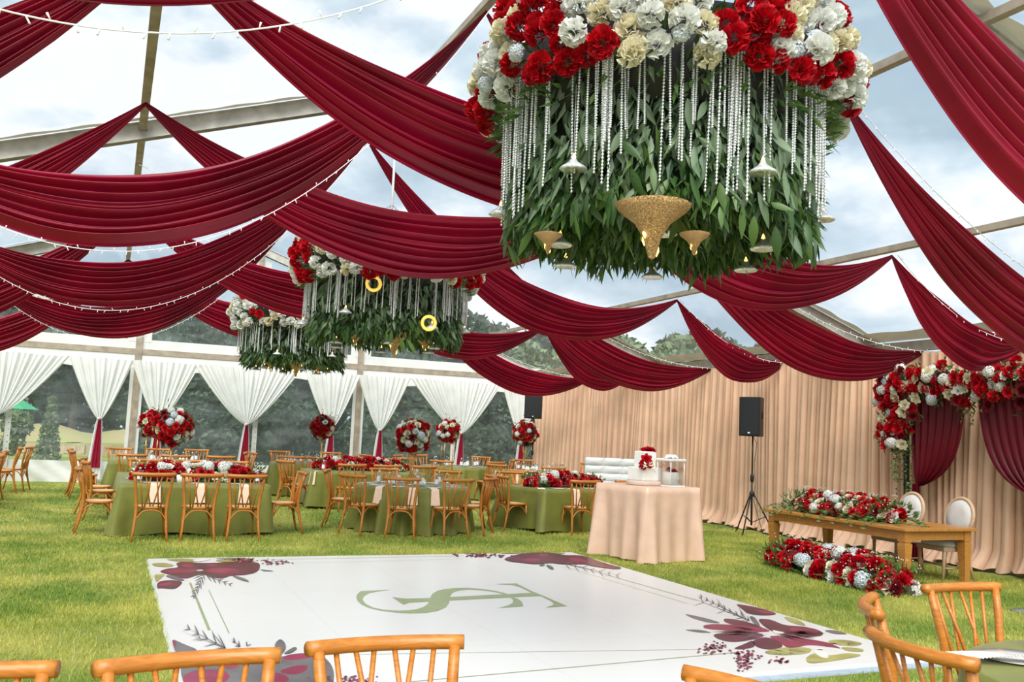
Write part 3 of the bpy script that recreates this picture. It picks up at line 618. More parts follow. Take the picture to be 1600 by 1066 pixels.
prt([[(940,430),(1100,370),(1000,348),(900,385)],[(1120,370),(1200,342),(1340,332),(1440,352),(1300,385),(1160,395)],[(1080,490),(1210,440),(1340,430),(1330,480),(1230,520)],[(1000,500),(1130,500),(1200,565),(1060,590)],[(290,520),(420,470),(620,470),(700,520),(640,590),(300,600)],[(130,262),(205,218),(250,240),(180,300)],[(560,430),(680,400),(780,440),(700,470)]], 'print_pink', 'printed_petal_or_reflection', *bo)
prt([[(1060,270),(1075,235),(1110,212),(1145,240),(1158,285),(1130,330),(1105,345),(1070,320)],[(1130,340),(1170,310),(1225,278),(1255,290),(1200,330)]], 'print_grey', 'printed_bud', *bo)
fern((650, 290), (280, 92), 5, 130, *bo, wd=13); fern((640, 285), (240, 130), 2, 170, *bo, wd=8); fern((770, 275), (690, 205), 2, 60, *bo, wd=14); fern((830, 270), (880, 185), 1, 60, *bo, wd=12)
sprig(1700, 560, 130, 18, 60, *bo, s0=14, asp=.4)

# ------------------------------------------------------------------ chairs
def arc3(a, b, lift, n=8):
    a, b = Vector(a), Vector(b); out = []
    for i in range(n+1):
        t = i/n; q = a.lerp(b, t); q.z = a.z+(b.z-a.z)*t+lift*(1-abs(2*t-1)**3.2); out.append(q)
    return out
def make_chair():
    P = []
    def add(nm, m, mt, par=None, sub=False): P.append((nm, m.mesh(nm, mt), par))
    # seat frame
    m = MB(); n = 28; ring = []
    for k in range(n):
        a = 2*PI*k/n; c, s_ = cos(a), sin(a); x = .215*abs(c)**.75*(1 if c > 0 else -1); y = .205*abs(s_)**.8*(1 if s_ > 0 else -1); x *= 1+.10*y/.2; ring.append((x, y))
    V = [(x*f, y*f, z) for f, z in ((.93, .43), (1, .438), (1, .458), (.97, .466), (.80, .463)) for x, y in ring]
    Fs = [(i*n+k, i*n+(k+1) % n, (i+1)*n+(k+1) % n, (i+1)*n+k) for i in range(4) for k in range(n)]+[tuple(range(n-1, -1, -1))]
    m.add(V, Fs); add('seat', m, 'chair')
    m = MB(); m.add([(x*.82, y*.82, .462) for x, y in ring], [tuple(range(n))]); add('woven_seat', m, 'cane', 'seat')
    for s_ in (-1, 1):
        m = MB(); m.tube([(.225*s_, -.29, 0), (.205*s_, -.245, .16), (.19*s_, -.205, .36), (.19*s_, -.195, .46), (.205*s_, -.205, .62), (.228*s_, -.235, .78), (.24*s_, -.262, .895)], [.0145, .0175, .021, .0225, .022, .0215, .020], 8); add('leg', m, 'chair')
        m = MB(); m.tube([(.20*s_, .225, 0), (.185*s_, .185, .2), (.17*s_, .155, .44)], [.0125, .0155, .0175], 8); add('leg', m, 'chair')
    m = MB(); m.tube([(x, -.265-.06*(1-(x/.275)**2), .898+.006*(x/.275)**2) for x in np.linspace(-.275, .275, 13)], [.0275]*13, 12, flat=.95); add('crest_rail', m, 'chair')
    cy = lambda x: -.262-.06*(1-(x/.275)**2)
    tops = [-.175, -.105, -.035, .035, .105, .175]; base = [-.10, 0, .10]
    for ti, bi in ((0, 0), (2, 0), (1, 1), (4, 1), (3, 2), (5, 2)):
        xt, xb = tops[ti], base[bi]+(.012 if ti in (2, 4, 5) else -.012); off = .008 if ti in (1, 2, 4) else -.004
        m = MB(); m.tube([(xb, -.185, .45), (xb+(xt-xb)*.5, (-.185+cy(xt))/2+off, .67), (xt, cy(xt), .89)], [.0105, .010, .0095], 7); add('spindle', m, 'chair')
    for a, b_ in (((-.195, -.225, .27), (.195, -.225, .27)), ((-.18, .17, .27), (.18, .17, .27)), ((-.19, -.215, .27), (-.175, .165, .27)), ((.19, -.215, .27), (.175, .165, .27))):
        m = MB(); m.tube(arc3(a, b_, .15, 14), .010, 6); add('brace', m, 'chair')
    return P
CHP = make_chair()
def chair(X, Y, h, label, group='crossback chairs at the guest tables'):
    t = thing('crossback_chair', label, 'chair', (X, Y, gz(X, Y)), -math.radians(h), group); seat = None
    for nm, me, par in CHP:
        o = bpy.data.objects.new(nm, me); C.objects.link(o); o.parent = seat if par == 'seat' else t
        if nm == 'seat': seat = o
    return t

# ------------------------------------------------------------------ blossoms and leaves (shared meshes)
def petal(m, base, out_, up_, side, ln, wd, curl):
    """a cupped petal of 2x3 quads"""
    rows = []
    for i, t in enumerate((0, .45, .8, 1.0)):
        c = base+up_*(ln*t)+out_*(curl*t*t*ln)
        w_ = wd*(.35, 1, .95, .45)[i]
        rows.append([c-side*w_+out_*(-.15*w_), c, c+side*w_+out_*(-.15*w_)])
    V = [p for r in rows for p in r]; m.add(V, [(i*3+j, i*3+j+1, i*3+j+4, i*3+j+3) for i in range(3) for j in range(2)])
def rose_mesh(mname, r=.05, seed=0, rings=((3, .006, .0, .9), (4, .012, .25, .95), (6, .020, .7, .95), (7, .026, 1.3, .9))):
    """blossom opening along +Z, about radius r"""
    rr = random.Random(seed); m = MB(); k_ = r/.05
    for n, rad, curl, l_ in rings:
        ph = rr.random()*6
        for k in range(n):
            a = ph+2*PI*k/n; o_ = Vector((cos(a), sin(a), 0)); s_ = Vector((-sin(a), cos(a), 0))
            petal(m, (o_*rad*.6+Vector((0, 0, -.02)))*k_, (o_+Vector((0, 0, -.25*curl))).normalized(), Vector((0, 0, 1)), s_, .05*l_*k_*rr.uniform(.9, 1.1)*(1-.1*curl), (.016+rad*.35)*k_, curl*rr.uniform(.8, 1.2))
    return m.mesh('rose', mname)
def cluster_mesh(mname, r=.075, n=34, seed=0, nm='hydrangea'):
    rr = random.Random(seed); m = MB()
    for i in range(n):
        z = 1-1.35*(i+.5)/n; a = i*2.4; q = Vector((math.sqrt(max(0, 1-z*z))*cos(a), math.sqrt(max(0, 1-z*z))*sin(a), z))
        c = q*r*rr.uniform(.75, 1.0)
        t1 = q.orthogonal().normalized(); t2 = q.cross(t1); b0 = rr.random()*2
        for k in range(4):
            b_ = b0+k*PI/2; d = t1*cos(b_)+t2*sin(b_); e_ = t1*-sin(b_)+t2*cos(b_); l_ = r*.34
            m.add([c, c+d*l_*.6+e_*l_*.45+q*.004, c+d*l_*1.1-q*.003, c+d*l_*.6-e_*l_*.45+q*.004], [(0, 1, 2, 3)])
    return m.mesh(nm, mname, False)
def ruffle_mesh(mname, r=.06, seed=0, nm='carnation'):
    rr = random.Random(seed); m = MB()
    for i in range(64):
        z = 1-1.2*(i+.5)/64; a = i*2.4+rr.random(); q = Vector((math.sqrt(1-z*z)*cos(a), math.sqrt(1-z*z)*sin(a), z)).normalized()
        t1 = q.orthogonal().normalized(); t2 = q.cross(t1); b0 = rr.random()*6; d = t1*cos(b0)+t2*sin(b0); e_ = q.cross(d)
        c = q*r*.35; tip = q*r*rr.uniform(.85, 1.08); l_ = r*.34
        m.add([c, tip-d*l_+e_*l_*.2, tip-e_*l_*.15+q*r*.05, tip+d*l_+e_*l_*.25], [(0, 1, 2, 3)])
    return m.mesh(nm, mname, False)
BL = {
 'red': [('red_rose', rose_mesh('red_petal', .055, i)) for i in range(3)]+[('red_carnation', ruffle_mesh('red_petal', .062, i)) for i in range(2)],
 'wine': [('dark_red_rose', rose_mesh('wine_petal', .055, 5))],
 'white': [('white_hydrangea', cluster_mesh('white_petal', .062, 40, i)) for i in range(2)]+[('white_rose', rose_mesh('white_petal', .052, 7))],
 'cream': [('cream_rose', rose_mesh('cream_petal', .052, i+8)) for i in range(2)],
 'pale': [('pale_hydrangea', cluster_mesh('pale_petal', .06, 40, 4))],
 'bigwhite': [('white_carnation', ruffle_mesh('white_petal', .085, i+20)) for i in range(2)]+[('cream_carnation', ruffle_mesh('cream_petal', .085, 23))],
 'bigred': [('red_carnation', ruffle_mesh('red_petal', .085, i+30)) for i in range(2)],
}
def blossom(kind, par, p, d, s_=1.0):
    nm, me = random.choice(BL[kind]); o = bpy.data.objects.new(nm, me); C.objects.link(o); o.parent = par; o.location = p
    q = Vector(d).normalized().to_track_quat('Z', 'Y'); o.rotation_mode = 'QUATERNION'; o.rotation_quaternion = q @ Matrix.Rotation(random.random()*6, 3, 'Z').to_quaternion(); s_ *= random.uniform(.85, 1.15); o.scale = (s_, s_, s_); return o
def leaf_into(m, p, d, ln, wd, n_=None, fold=.25):
    d = Vector(d).normalized(); s_ = d.cross(n_ if n_ is not None else Vector((random.gauss(0, 1), random.gauss(0, 1), random.gauss(0, 1)))).normalized(); nn = d.cross(s_)
    p = Vector(p); m.add([p, p+d*ln*.4+s_*wd+nn*wd*fold, p+d*ln-nn*ln*.12, p+d*ln*.4-s_*wd+nn*wd*fold, p+d*ln*.45], [(0, 1, 4), (1, 2, 4), (0, 4, 3), (4, 2, 3)])
def mixk(w_): 
    ks, ws = zip(*w_); return random.choices(ks, ws)[0]
MIX = [('red', 8), ('white', 1.9), ('cream', 1.7), ('wine', 1.2), ('pale', .2)]

def gold_stand(t, kind, h):
    if kind == 'frame':
        for sx in (-1, 1):
            for sy in (-1, 1):
                m = MB(); m.tube([(.11*sx, .11*sy, 0), (.11*sx, .11*sy, h)], .008, 6); obj('upright', m, 'gold', t)
        for z in (.006, h): 
            m = MB(); m.tube([(-.11, -.11, z), (.11, -.11, z), (.11, .11, z), (-.11, .11, z), (-.11, -.11, z)], .008, 6); obj('square_frame', m, 'gold', t)
    elif kind == 'wire':
        for k in range(6):
            a = k*PI/3; m = MB(); m.tube([(.10*cos(a), .10*sin(a), 0), (.03*cos(a), .03*sin(a), h*.35), (.02*cos(a+.4), .02*sin(a+.4), h*.6), (.09*cos(a+.6), .09*sin(a+.6), h)], .006, 6); obj('wire_leg', m, 'gold', t)
        m = MB(); m.lathe([(.11, 0), (.11, .012), (.0, .014)], 20); obj('base_ring', m, 'gold', t)
    else:
        m = MB(); m.lathe([(.12, 0), (.12, .012), (.016, .02), (.014, h*.5), (.016, h)], 16); obj('stem', m, 'gold', t)
def flower_ball(X, Y, ztab, zc, r, label, stand='wire', n=62, seed=0):
    z0 = gz(X, Y)+ztab; t = thing('flower_ball', label, 'flower arrangement', (X, Y, z0), group='tall red and white flower balls on gold stands')
    h = zc-z0-r*.75; gold_stand(t, stand, h)
    m = MB(); m.lathe([(r*.78*math.sin(a), zc-z0-r*.78*cos(a)) for a in np.linspace(.02, PI-.02, 9)], 14); obj('moss_core', m, 'leaf_dark', t)
    lf = MB()
    for k in range(240):
        d = Vector((random.gauss(0, 1), random.gauss(0, 1), random.gauss(0, 1))).normalized(); tg = (d+Vector((random.gauss(0, .5), random.gauss(0, .5), random.gauss(0, .5))))
        leaf_into(lf, Vector((0, 0, zc-z0))+d*r*.78, tg, random.uniform(.06, .13), .018)
    for k in range(5):
        d = Vector((random.gauss(0, .6), random.gauss(0, .6), 1)).normalized()
        for j in range(5): leaf_into(lf, Vector((0, 0, zc-z0))+d*(r+.03*j), d+Vector((random.gauss(0, .7), random.gauss(0, .7), 0)), .05, .01)
    obj('greenery', lf, 'leaf', t, smooth=False)['kind'] = 'stuff'
    for i in range(n):
        z = 1-2*(i+.5)/n; a = i*2.39996+seed; d = Vector((math.sqrt(1-z*z)*cos(a), math.sqrt(1-z*z)*sin(a), z))
        blossom(mixk(MIX), t, Vector((0, 0, zc-z0))+d*r*random.uniform(.84, .96), d, 1.05)
    return t
def runner(name, label, X, Y, rot, z, L_, W_r, H_r, n, leaves=260, mix=MIX, group='low red and white flower runners', sc=1.0):
    t = thing(name, label, 'flower arrangement', (X, Y, z), rot, group)
    m = MB(); m.grid(lambda u, v: ((u-.5)*L_*.92, (v-.5)*W_r*.8*math.sqrt(max(.05, 1-(2*u-1)**4)), .01+H_r*.6*max(0, 1-(2*v-1)**2)*math.sqrt(max(0, 1-(2*u-1)**4))), 14, 6); obj('moss_base', m, 'leaf_dark', t)
    lf = MB()
    for k in range(leaves):
        u = random.uniform(-.5, .5); a = random.uniform(-.1, PI+.1); d = Vector((random.gauss(0, .4)+u*.8, cos(a), max(.02, sin(a)))); p = Vector((u*L_, cos(a)*W_r*.42, .02+max(0, sin(a))*H_r*.7))
        leaf_into(lf, p, d+Vector((random.gauss(0, .5), random.gauss(0, .4), random.gauss(0, .25)+.15)), random.uniform(.06, .14), random.uniform(.012, .022))
    obj('greenery', lf, 'leaf', t, smooth=False)['kind'] = 'stuff'
    m = MB()
    for k in range(int(L_*70)):
        u = random.uniform(-.5, .5); a = random.uniform(.2, PI-.2); p = Vector((u*L_, cos(a)*W_r*.5, .05+sin(a)*H_r*1.0)); m.tube([p, p+Vector((0, 0, .012))], [.007, .007], 5)
    obj('small_filler_blooms', m, 'white_petal', t)['kind'] = 'stuff'
    for i in range(n):
        u = -.5+(i+.5)/n+random.uniform(-.02, .02); a = [.35, 1.1, 1.9, 2.75][i % 4]+random.uniform(-.25, .25)
        e_ = math.sqrt(max(.2, 1-(2*u)**4)); d = Vector((u*.5, cos(a), sin(a)+.15)); p = Vector((u*L_*.95, cos(a)*W_r*.45*e_, .045+sin(a)*H_r*.8*e_))
        blossom(mixk(mix), t, p, d, sc)
    return t

# ------------------------------------------------------------------ tables with cloths
def rect_table(X, Y, rot, lx, ly, H, label, clabel, clothmat='green_cloth', hem=.03, flare=.07, sag=1.0, group='green clothed guest tables', cat='tablecloth'):
    z0 = gz(X, Y); t = thing('banquet_table', label, 'table', (X, Y, z0), rot, group)
    m = MB(); m.box(-lx/2+.02, lx/2-.02, -ly/2+.02, ly/2-.02, H-.04, H-.008); obj('table_top', m, 'black', t, smooth=False)
    for sx in (-1, 1):
        for sy in (-1, 1):
            m = MB(); m.tube([(sx*(lx/2-.15), sy*(ly/2-.12), 0), (sx*(lx/2-.15), sy*(ly/2-.12), H-.04)], .018, 8); obj('leg', m, 'steel', t)
    # cloth: superellipse rings from the top edge down with folds at the corners
    m = MB(); n = 240; rings = [(0, 0, 0)]; V = []
    per = 2*(lx+ly); prof = [(-1, 0), (0, 0), (.02, -.012), (.12, -.25), (.3, -.5), (.62, -.78), (1, -1)]
    def perim(k):
        s_ = per*k/n
        for (x0, y0, x1, y1, nx, ny) in ((-lx/2, -ly/2, lx/2, -ly/2, 0, -1), (lx/2, -ly/2, lx/2, ly/2, 1, 0), (lx/2, ly/2, -lx/2, ly/2, 0, 1), (-lx/2, ly/2, -lx/2, -ly/2, -1, 0)):
            L_ = abs(x1-x0)+abs(y1-y0)
            if s_ <= L_+1e-9: return (x0+(x1-x0)*s_/L_, y0+(y1-y0)*s_/L_, nx, ny, min(s_, L_-s_)/.5)
            s_ -= L_
        return (-lx/2, -ly/2, 0, -1, 0)
    ph = random.random()*6; fold = flare
    for j in range(13):
        tt = max(0, (j-1)/11)
        for k in range(n):
            x, y, nx, ny, c = perim(k); cf = max(0, 1-c)  # corner factor
            sx, sy = (1 if x > 0 else -1), (1 if y > 0 else -1)
            if j == 0: V.append((x*.98, y*.98, H+.004)); continue
            dn = tt
            ox = nx*(.012+.02*dn); oy = ny*(.012+.02*dn)
            cx = sx*cf**3*fold*dn; cy_ = sy*cf**3*fold*dn
            wv = (.020*sin(per*k/n*11+ph)+.014*sin(per*k/n*23+ph*2))*dn*(.4+cf)*sag 
            wc = .05*sin(cf*9)*cf*dn*sag
            z = H+.002-(H-hem)*dn-(.002 if tt else 0)
            z = max(.006, z-(.02*sin(per*k/n*5+ph) if j == 12 else 0))
            V.append((x+ox+cx+nx*(wv+wc), y+oy+cy_+ny*(wv+wc), z))
    Fs = [(j*n+k, j*n+(k+1) % n, (j+1)*n+(k+1) % n, (j+1)*n+k)[::-1] for j in range(12) for k in range(n)]+[tuple(range(n))]
    m.add(V, Fs); c_ = obj('tablecloth', m, clothmat); c_.location = (X, Y, z0); c_.rotation_euler = (0, 0, rot); tag(c_, clabel, cat, 'tablecloths'); return t
def round_table(X, Y, r, H, label, clabel, seed=0):
    z0 = gz(X, Y); t = thing('round_table', label, 'table', (X, Y, z0), 0, 'green clothed guest tables')
    m = MB(); m.lathe([(r-.01, H-.04), (r-.01, H-.008)], 40); obj('table_top', m, 'black', t, smooth=False)
    for k in range(4):
        a = k*PI/2+.6; m = MB(); m.tube([(.5*cos(a), .5*sin(a), 0), (.5*cos(a), .5*sin(a), H-.04)], .018, 8); obj('leg', m, 'steel', t)
    m = MB(); n = 220; V = []
    for j in range(14):
        dn = max(0, (j-1)/12)
        for k in range(n):
            a = 2*PI*k/n; f = sin(15*a+seed+.8*sin(3*a))+.35*sin(31*a+seed*2)
            rr = r*.985 if j == 0 else r+.008+dn**.8*(.075+.075*f)
            V.append((rr*cos(a), rr*sin(a), H+.004 if j == 0 else max(.006, H-(H-.02)*dn-.01*f*dn)))
    m.add(V, [(j*n+k, j*n+(k+1) % n, (j+1)*n+(k+1) % n, (j+1)*n+k)[::-1] for j in range(13) for k in range(n)]+[tuple(range(n))])
    c_ = obj('tablecloth', m, 'green_cloth'); c_.location = (X, Y, z0); tag(c_, clabel, 'tablecloth', 'tablecloths'); return t
TH = .72
# small tableware meshes
m = MB(); m.lathe([(.031, 0), (.033, .01), (.032, .13), (.030, .15), (.013, .185), (.012, .20)], 12); BOT = m.mesh('body', 'bottle')
m = MB(); m.lathe([(.014, .198), (.014, .216)], 10); CAP = m.mesh('cap', 'plate')
m = MB(); m.lathe([(.0335, .05), (.0335, .13)], 12, cap=False); LAB = m.mesh('paper_label', 'label')
m = MB(); m.lathe([(.0, .0), (.07, .002), (.13, .006), (.132, .009), (.07, .006), (0, .005)], 24, cap=False); PLT = m.mesh('plate', 'plate')
m = MB(); m.lathe([(.035, 0), (.034, .004), (.005, .008), (.005, .08), (.03, .10), (.038, .14), (.034, .19)], 12, cap=False); GLS = m.mesh('glass', 'bottle')
m = MB()
for k in range(5):
    a = k*1.256; m.tube([(.02*cos(a), .02*sin(a), 0), (.045*cos(a), .045*sin(a), .05), (.02*cos(a+.5), .02*sin(a+.5), .11)], [.02, .03, .004], 6)
FOLD = m.mesh('folded_napkin', 'plate')
def bottle(X, Y, z, label, group):
    t = thing('water_bottle', label, 'bottle', (X, Y, z), 0, group); link('body', BOT, t); link('cap', CAP, t); link('paper_label', LAB, t)
def single(name, me, X, Y, z, label, cat, group, rz=0, sc=1):
    o = link(name, me, None, (X, Y, z), (0, 0, rz), sc); tag(o, label, cat, group)
def napkin(x, y, nx, ny, H, z0, label, group, ln=.26, wd=.07):
    """a strip lying on the table edge at (x,y) with outward normal (nx,ny)"""
    m = MB(); tx, ty = -ny, nx
    def fn(u, v):
        s_ = (u-.5)*2*wd*(.8+.35*v)
        if v < .35: o_, z = -.16+.45*v/1, H+.012
        else: k = (v-.35)/.65; o_, z = .03+.045*k, H+.010-ln*k
        return (tx*s_+nx*o_, ty*s_+ny*o_, z+.004*sin(u*9))
    m.grid(fn, 6, 16); o = obj('napkin', m, 'napkin'); o.location = (x, y, z0); tag(o, label, 'napkin', group)

# --- front left rectangular table
X1, Y1, LX1, LY1 = 1.22, 15.35, 2.06, 2.9
rect_table(X1, Y1, 0, LX1, LY1, TH, 'big rectangular table at the front left under a green cloth', 'olive green cloth over the front left rectangular table, swept corner at its left')
for k, (x, w_) in enumerate(((.60, 'leftmost'), (1.21, 'middle'), (1.81, 'rightmost'))):
    chair(x, 13.43, 0, 'honey crossback chair, %s of three in front of the front left table' % w_)
    napkin(x+.06, Y1-LY1/2-.02, 0, -1, TH, 0, 'blush napkin hanging behind the %s of the three front left chairs' % w_, 'blush napkins over table edges')
chair(-.06, 14.25, 88, 'honey crossback chair in profile at the left end of the front left table')
chair(-.03, 16.2, 80, 'honey crossback chair behind the profile one on the left side of the front left table')
chair(-.10, 17.1, 100, 'third honey crossback chair back along the left side of the front left table')
chair(2.50, 14.2, -92, 'honey crossback chair in profile on the right side of the front left table')
chair(.62, 17.1, 180, 'crossback chair facing the camera at the far left corner of the front left table')
chair(1.35, 17.15, 180, 'crossback chair facing the camera behind the front left flower runner, middle of the far side')
chair(2.10, 17.1, 184, 'crossback chair facing the camera at the far right corner of the front left table')
runner('flower_runner', 'low red and white flower runner along the front left rectangular table', 1.30, 14.62, 0, TH+.006, 1.85, .38, .25, 60, sc=1.4)
flower_ball(.90, 15.05, TH+.006, 1.53, .30, 'big red flower ball on a slim gold stand over the front left table', 'stem', 70, 1)
t = thing('gift_cup', 'small white paper cup with an orange striped biscuit before the front left runner', 'cup', (1.0, 14.1, TH+.006))
m = MB(); m.lathe([(.045, 0), (.06, .12)], 14); obj('cup', m, 'plate', t); m = MB(); m.tube([(.11, -.01, .05), (.11, .01, .05)], .055, 14); m.box(.06, .16, -.01, .01, 0, .02); obj('biscuit', m, 'red_spot', t)
# --- centre round table
X2, Y2, R2 = 4.68, 14.62, .93
round_table(X2, Y2, R2, TH, 'round table in the centre under a green cloth, flower ball on top', 'olive green cloth with deep folds over the centre round table')
for i, (x, y, lb) in enumerate(((3.62, 15.02, 'in profile at the left of the centre round table'), (3.70, 13.98, 'at the front left of the centre round table, back turned'), (4.18, 13.46, 'directly in front of the centre round table, back to the camera'),
    (4.90, 13.40, 'front right of the centre round table with an outward turned back'), (5.50, 13.88, 'right of the centre round table, nearer of two overlapping'), (5.74, 14.50, 'right of the centre round table, farther of two overlapping'), (5.5, 15.50, 'far right side of the centre round table facing the camera'), (4.62, 15.80, 'far side of the centre round table behind its gold stand'))):
    h = math.degrees(math.atan2(X2-x, Y2-y)); chair(x, y, h, 'honey crossback chair '+lb)
    if i in (1, 2, 3):
        a = math.atan2(y-Y2, x-X2)+(.12 if i < 3 else -.1); napkin(X2+cos(a)*(R2+.0), Y2+sin(a)*(R2+.0), cos(a), sin(a), TH, 0, 'blush napkin hanging %s' % ('left of the centre front chair', '', '')[0] if i == 1 else ('blush napkin hanging seen through the centre front chair back' if i == 2 else 'blush napkin hanging left of the front right centre chair'), 'blush napkins over table edges')
flower_ball(X2-.02, Y2, TH+.006, 1.53, .29, 'large red and white flower ball on a gold wire stand, centre round table', 'wire', 66, 2)
# --- middle rectangular table behind
X3, Y3 = 4.88, 18.55
rect_table(X3, Y3, 0, 2.35, 1.15, TH, 'rectangular green table behind the centre round table', 'olive green cloth over the rectangular table behind the centre one')
runner('flower_runner', 'low flower runner on the rectangular table behind the centre round table', X3-.05, Y3, 0, TH+.02, 2.0, .36, .24, 56, sc=1.35)
for x, w_ in ((4.3, 'left'), (5.0, 'middle'), (5.72, 'right')):
    chair(x, 17.5, 0, 'crossback chair, %s of the near row at the rectangular table behind the centre' % w_)
    chair(x-.1, 19.6, 180, 'crossback chair facing the camera, %s of the far row behind the middle flower runner' % w_)
chair(3.42, 18.2, 62, 'crossback chair in near profile at the left end of the middle rectangular table')
napkin(3.75, 18.0, -.8, -.6, TH, gz(3.7, 18), 'blush napkin at the left corner of the middle rectangular table', 'blush napkins over table edges')
# --- right angled rectangular table
A4 = math.radians(14); X4, Y4 = 7.62, 14.72
rect_table(X4, Y4, A4, 2.05, 1.25, TH, 'angled rectangular green table left of the cake table', 'olive green cloth over the angled table beside the cake table', flare=.13)
runner('flower_runner', 'low red and white flower runner on the angled table left of the cake', X4-.02, Y4+.1, A4, TH+.006, 1.75, .34, .22, 56, sc=1.3)
chair(6.46, 14.46, 84, 'honey crossback chair at the left end of the angled table')
chair(7.32, 13.72, 2, 'honey crossback chair in front of the angled table, beside the cake table cloth')
chair(8.25, 14.0, -10, 'honey crossback chair mostly hidden behind the cake table')
chair(7.05, 15.75, 190, 'crossback chair facing the camera at the far left of the angled table')
chair(7.55, 16.35, 195, 'crossback chair directly behind the far left one of the angled table')
chair(8.4, 16.0, 190, 'crossback chair on the far side of the angled table, behind the runner')
napkin(6.86, 14.18, -.25, -.97, TH, 0, 'blush napkin hanging at the left corner of the angled table', 'blush napkins over table edges')
napkin(7.45, 14.05, .2, -.97, TH, 0, 'blush napkin hanging behind the chair beside the cake table', 'blush napkins over table edges')
# --- far tables
R = .85
rect_table(1.25, 20.6, 0, 2.4, 1.3, TH, 'far left green table behind the twin flower balls', 'olive green cloth over the far left table')
flower_ball(.83, 20.5, TH+.006, 1.53, .29, 'red flower ball on a square gold frame at the far left table', 'frame', 60, 3)
for x, w_ in ((.45, 'left'), (1.25, 'middle'), (2.1, 'right')):
    chair(x, 19.45, 0, 'crossback chair, %s of the near row at the far left table' % w_)
    chair(x-.2, 22.1, 180, 'crossback chair facing the camera, %s of the far row at the far left table' % w_)
chair(-.35, 20.1, 85, 'crossback chair at the left end of the far left table, nearer of two'); chair(-.42, 20.9, 92, 'crossback chair at the left end of the far left table, farther of two')
chair(2.75, 21.2, -100, 'crossback chair at the right end of the far left table, seen edge on')
round_table(4.25, 21.1, R, TH, 'far round green table under the smallest chandelier', 'olive green cloth over the far round table in the middle', 1)
flower_ball(4.52, 21.1, TH+.006, 1.60, .29, 'red and cream flower ball on a plain gold stem, far round table', 'stem', 60, 4)
for x, y, lb in ((3.15, 21.3, 'left side, in profile'), (3.75, 20.1, 'near left, back to the camera'), (4.85, 20.15, 'near right, back to the camera'), (3.9, 22.25, 'far left, facing the camera'), (4.9, 22.2, 'far right, facing the camera'), (5.4, 21.4, 'right side, turned left')):
    chair(x, y, math.degrees(math.atan2(4.25-x, 21.1-y)), 'crossback chair at the far round table in the middle, '+lb)
round_table(7.7, 20.7, R, TH, 'far round green table under the gold-framed flower ball', 'olive green cloth over the far round table right of centre', 2)
flower_ball(7.5, 20.8, TH+.006, 1.64, .28, 'red flower ball on a square gold frame right of centre', 'frame', 60, 5)
for x, y, lb in ((6.6, 20.4, 'left side, in profile'), (7.05, 19.7, 'near left, back to the camera'), (8.1, 19.65, 'near right, back to the camera'), (8.75, 20.4, 'right side, turned left'), (8.6, 21.6, 'far right, facing the camera'), (7.3, 21.85, 'far side, facing the camera'), (6.75, 21.5, 'far left, turned right')):
    chair(x, y, math.degrees(math.atan2(7.7-x, 20.7-y)), 'crossback chair at the far right-of-centre round table, '+lb)
round_table(9.35, 19.7-.3, R, TH, 'round green table in front of the corner speaker', 'olive green cloth over the round table before the corner speaker', 3)
flower_ball(8.95, 19.5, TH+.006, 1.66, .30, 'red and white flower ball with a gold wire stand before the corner speaker', 'wire', 62, 6)
for x, y, lb in ((8.05, 18.6, 'near left, back to the camera'), (9.0, 18.15, 'near side, back to the camera'), (10.4, 18.9, 'right side, turned left'), (10.55, 19.7, 'far right, turned left'), (9.5, 20.55, 'far side, facing the camera')):
    chair(x, y, math.degrees(math.atan2(9.35-x, 19.4-y)), 'crossback chair at the round table before the corner speaker, '+lb)
napkin(8.62, 18.98, -.85, -.5, TH, gz(8.6, 19), 'blush napkin at the left of the table before the corner speaker', 'blush napkins over table edges')
# --- chairs at the left frame edge
rect_table(-3.35, 19.8, 0, 1.7, 3.2, TH, 'green table mostly outside the left edge of the frame', 'olive green cloth at the left edge of the frame')
for x, y, h, lb in ((-1.75, 21.6, -80, 'farthest of the group'), (-1.9, 20.9, -95, 'second farthest of the group'), (-2.0, 19.2, -88, 'half hidden in the middle of the group'), (-1.92, 17.6, -100, 'nearest of the group, cut by the frame'), (-1.98, 18.3, -84, 'second nearest of the group')):
    chair(x, y, h, 'crossback chair at the left frame edge, '+lb)
# bottles, plates, glasses, folded napkins
def ring_items(X, Y, r, z, nb, word, k0=0):
    for k in range(nb):
        a = k0+k*2*PI/nb+random.uniform(-.15, .15); bottle(X+cos(a)*r*.62, Y+sin(a)*r*.62, z, 'clear water bottle with a pale label standing on the '+word, 'water bottles on the '+word)
        if k % 2 == 0: single('wine_glass', GLS, X+cos(a+.25)*r*.55, Y+sin(a+.25)*r*.55, z, 'stemmed clear glass on the '+word, 'glass', 'glasses on the '+word)
        single('dinner_plate', PLT, X+cos(a+.4)*r*.78, Y+sin(a+.4)*r*.78, z, 'white china plate set on the '+word, 'plate', 'plates on the '+word)
        if k % 2: single('folded_napkin', FOLD, X+cos(a-.3)*r*.4, Y+sin(a-.3)*r*.4, z, 'white folded paper napkin in the middle of the '+word, 'napkin', 'folded napkins on the '+word, k)
zt = TH+.006
ring_items(X2, Y2, R2, zt, 9, 'centre round table', .3)
ring_items(4.25, 21.1, R, zt+gz(4.25, 21.1), 9, 'far round table in the middle')
ring_items(7.7, 20.7, R, zt+gz(7.7, 20.7), 8, 'far round table right of centre')
ring_items(9.35, 19.4, R, zt+gz(9.35, 19.4), 9, 'round table before the corner speaker')
ring_items(1.25, 20.6, .8, zt+gz(1.25, 20.6), 10, 'far left table')
for k, (x, y) in enumerate(((.45, 14.1), (2.1, 14.15), (.4, 15.6), (1.6, 15.9), (2.05, 15.4), (.5, 16.4), (1.3, 16.5))):
    bottle(x, y, zt, 'clear water bottle on the front left rectangular table', 'bottles on the front left table')
